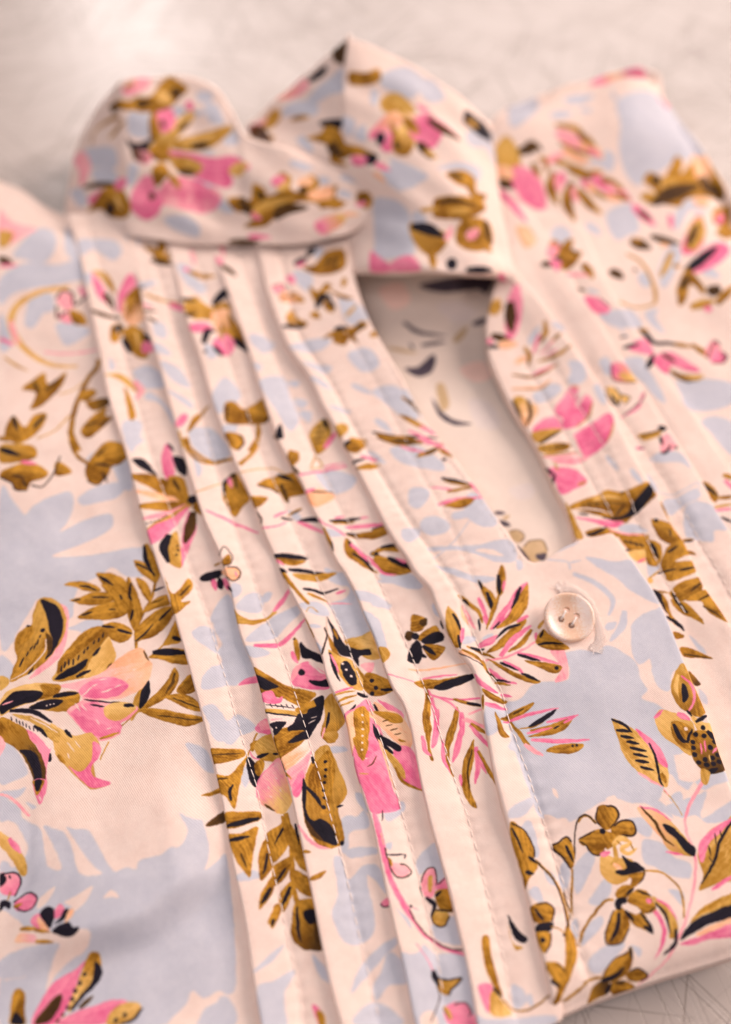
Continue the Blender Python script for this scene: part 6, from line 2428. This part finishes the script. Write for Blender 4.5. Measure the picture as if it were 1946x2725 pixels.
def paint(key, piece, res):
    w, h = [int(math.ceil(v * res)) for v in piece['size']]
    rs = np.random.RandomState(sum(map(ord, key)))
    warp_x = soft_noise(h, w, 1.1 * res, rs) * 0.09 * res + soft_noise(h, w, 0.35 * res, rs) * 0.05 * res
    warp_y = soft_noise(h, w, 1.1 * res, rs) * 0.09 * res + soft_noise(h, w, 0.35 * res, rs) * 0.05 * res
    n1 = soft_noise(h, w, 2.4 * res, rs) * 0.6 + soft_noise(h, w, 0.8 * res, rs) * 0.45 + soft_noise(h, w, 0.25 * res, rs) * 0.3
    img = np.ones((h, w, 4), np.float32)
    hairs = rs.rand(997) * 2 - 1
    ground = 'cr'
    a, b = PAL[ground]
    if key == 'back': a, b = lin((226,212,200)), lin((232,218,206))
    m = np.clip(0.5 + 0.5 * n1, 0, 1)[..., None]
    img[..., :3] = a * (1 - m) + b * m
    sub = [(0.125, 0.375), (0.375, -0.125), (-0.125, -0.375), (-0.375, 0.125)]
    soft = [(a, b) for a in (-0.5, -0.17, 0.17, 0.5) for b in (-0.5, 0, 0.5)]
    def fill(poly, col):
        x0, y0 = np.floor(poly.min(0)).astype(int) - 3; x1, y1 = np.ceil(poly.max(0)).astype(int) + 4
        x0, y0, x1, y1 = max(x0, 0), max(y0, 0), min(x1, w), min(y1, h)
        if x1 <= x0 or y1 <= y0: return
        gy, gx = np.mgrid[y0:y1, x0:x1]
        X = (gx + 0.5 + warp_x[y0:y1, x0:x1]).ravel(); Y = (gy + 0.5 + warp_y[y0:y1, x0:x1]).ravel()
        cov = np.zeros(len(X), np.float32)
        sf = 0.28 * res if col == 'bl' else 1.0
        for ox, oy in (sub if sf == 1.0 else soft): cov += inside(np.stack([X + ox * sf, Y + oy * sf], 1), poly)
        cov = (cov / (4 if sf == 1.0 else len(soft))).reshape(y1 - y0, x1 - x0)[..., None]
        n = n1[y0:y1, x0:x1][..., None]
        k = np.argmax(np.hypot(*(poly - poly[0]).T)); ax = poly[k] - poly[0]; L2 = max(ax @ ax, 1e-6)
        if col not in ('bl', 'cr', 'wb', 'wp'):      # brush hairs running along the shape
            cr_ = ((gx + 3 * warp_x[y0:y1, x0:x1] - poly[0][0]) * -ax[1] + (gy + 3 * warp_y[y0:y1, x0:x1] - poly[0][1]) * ax[0]) / math.sqrt(L2) / (0.22 * res)
            ci = np.floor(cr_).astype(int); fr = cr_ - ci
            hair = (hairs[ci % 997] * (1 - fr) + hairs[(ci + 1) % 997] * fr)[..., None]
            side = np.tanh(cr_ * 0.22 / 0.9)[..., None]
            n = 0.8 * n + 0.5 * hair + 0.35 * side
        if '>' in col:
            c1, c2 = col.split('>')
            t = ((gx - poly[0][0]) * ax[0] + (gy - poly[0][1]) * ax[1])[..., None] / L2
            t = np.clip((t - 0.5) * 1.5 + 0.5 + 0.35 * n, 0, 1)
        else: c1 = c2 = col; t = 0
        mm = np.clip(0.5 + 0.65 * n, 0, 1)
        ca = PAL[c1][0] * (1 - mm) + PAL[c1][1] * mm; cb = PAL[c2][0] * (1 - mm) + PAL[c2][1] * mm
        c = ca * (1 - t) + cb * t
        img[y0:y1, x0:x1, :3] = img[y0:y1, x0:x1, :3] * (1 - cov) + c * cov
    for ln in PRINT.get(key, '').split('\n'):
        f = ln.split()
        if not f: continue
        kind, col = f[0], f[1]
        wd = None; k0 = 2
        if kind in 'bsd': wd = float(f[2]) / 200.0 * res; k0 = 3
        pts = np.cumsum(np.array([[int(v) for v in q.split(',')] for q in f[k0:]], float), 0) / 20.0 * res
        if kind == 'p': fill(smooth_line(pts, 5, True), col)
        elif kind == 'd':
            an = np.linspace(0, 2 * math.pi, 12, endpoint=False)
            for c in pts: fill(c + wd * np.stack([np.cos(an), np.sin(an)], 1), col)
        else: fill(stroke_outline(pts, wd, kind == 's'), col)
    # linear -> sRGB bytes, packed with the file
    c = img[..., :3]; img[..., :3] = np.where(c <= 0.0031308, c * 12.92, 1.055 * np.maximum(c, 1e-6) ** (1 / 2.4) - 0.055)
    im = bpy.data.images.new('print_' + key, w, h)
    im.colorspace_settings.name = 'sRGB'
    im.pixels.foreach_set(img.ravel()); im.update(); im.pack()
    piece['mat'].node_tree.nodes['print'].image = im
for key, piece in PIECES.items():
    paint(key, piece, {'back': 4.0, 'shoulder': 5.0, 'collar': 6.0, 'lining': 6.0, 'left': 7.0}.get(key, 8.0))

# ------------------------------------------------------------------ the table
def table():
    m = bpy.data.materials.new('scratched_cream_table'); m.use_nodes = True
    nt = m.node_tree; N, L = nt.nodes, nt.links; b = N['Principled BSDF']
    tc = N.new('ShaderNodeTexCoord')
    nz = N.new('ShaderNodeTexNoise'); nz.inputs['Scale'].default_value = 14; nz.inputs['Detail'].default_value = 6
    L.new(tc.outputs['Object'], nz.inputs['Vector'])
    cr = N.new('ShaderNodeValToRGB'); e = cr.color_ramp.elements
    e[0].position = 0.3; e[0].color = (0.515, 0.465, 0.425, 1); e[1].position = 0.7; e[1].color = (0.54, 0.49, 0.448, 1)
    L.new(nz.outputs['Fac'], cr.inputs[0])
    # scratches: long thin lines in many directions (noise drawn out along one axis), worn in here and there
    last = cr.outputs[0]; hsum = None
    for k, (rot, across, along, thr) in enumerate([(0.25, 1250, 13, .672), (0.6, 1100, 16, .676), (0.95, 1350, 11, .672), (1.3, 1150, 14, .676), (1.7, 1250, 12, .672), (2.05, 1050, 17, .676), (2.4, 1300, 10, .672), (2.85, 1200, 12, .672)]):
        mp = N.new('ShaderNodeMapping'); mp.vector_type = 'POINT'
        mp.inputs['Rotation'].default_value = (0, 0, rot)
        L.new(tc.outputs['Object'], mp.inputs[0])
        m2 = N.new('ShaderNodeMapping'); m2.inputs['Scale'].default_value = (across, along, 1); m2.inputs['Location'].default_value = (k * 13.1, k * 7.7, k * 5.0)
        L.new(mp.outputs[0], m2.inputs[0])
        n2 = N.new('ShaderNodeTexNoise'); n2.inputs['Scale'].default_value = 1.0; n2.inputs['Detail'].default_value = 1.0
        L.new(m2.outputs[0], n2.inputs['Vector'])
        th = N.new('ShaderNodeMapRange'); th.inputs['From Min'].default_value = thr; th.inputs['From Max'].default_value = thr + 0.05
        L.new(n2.outputs['Fac'], th.inputs['Value'])
        mu = N.new('ShaderNodeMath'); mu.operation = 'MULTIPLY'; L.new(th.outputs[0], mu.inputs[0]); mu.inputs[1].default_value = 0.5
        mx = N.new('ShaderNodeMix'); mx.data_type = 'RGBA'; mx.inputs['B'].default_value = (0.15, 0.11, 0.085, 1)
        L.new(mu.outputs[0], mx.inputs['Factor']); L.new(last, mx.inputs['A']); last = mx.outputs['Result']
        if hsum is None: hsum = mu.outputs[0]
        else:
            ad = N.new('ShaderNodeMath'); ad.operation = 'ADD'; L.new(hsum, ad.inputs[0]); L.new(mu.outputs[0], ad.inputs[1]); hsum = ad.outputs[0]
    L.new(last, b.inputs['Base Color'])
    b.inputs['Roughness'].default_value = 0.27; b.inputs['Specular IOR Level'].default_value = 0.5
    bp = N.new('ShaderNodeBump'); bp.inputs['Strength'].default_value = 0.5; bp.inputs['Distance'].default_value = 0.0002; bp.invert = True
    L.new(hsum, bp.inputs['Height']); L.new(bp.outputs[0], b.inputs['Normal'])
    me = bpy.data.meshes.new('table_top')
    bm = bmesh.new(); bmesh.ops.create_cube(bm, size=1.0)
    for v in bm.verts: v.co = (v.co.x * 1.6, v.co.y * 1.4 + 0.35, v.co.z * 0.03 - 0.0151)
    bmesh.ops.bevel(bm, geom=bm.edges[:], offset=0.003, segments=3, affect='EDGES')
    bm.to_mesh(me); bm.free(); me.materials.append(m)
    o = bpy.data.objects.new('table_top', me); sc.collection.objects.link(o)
    o['kind'] = 'structure'; o['label'] = 'pale cream table top with fine crossing scratches'
table()
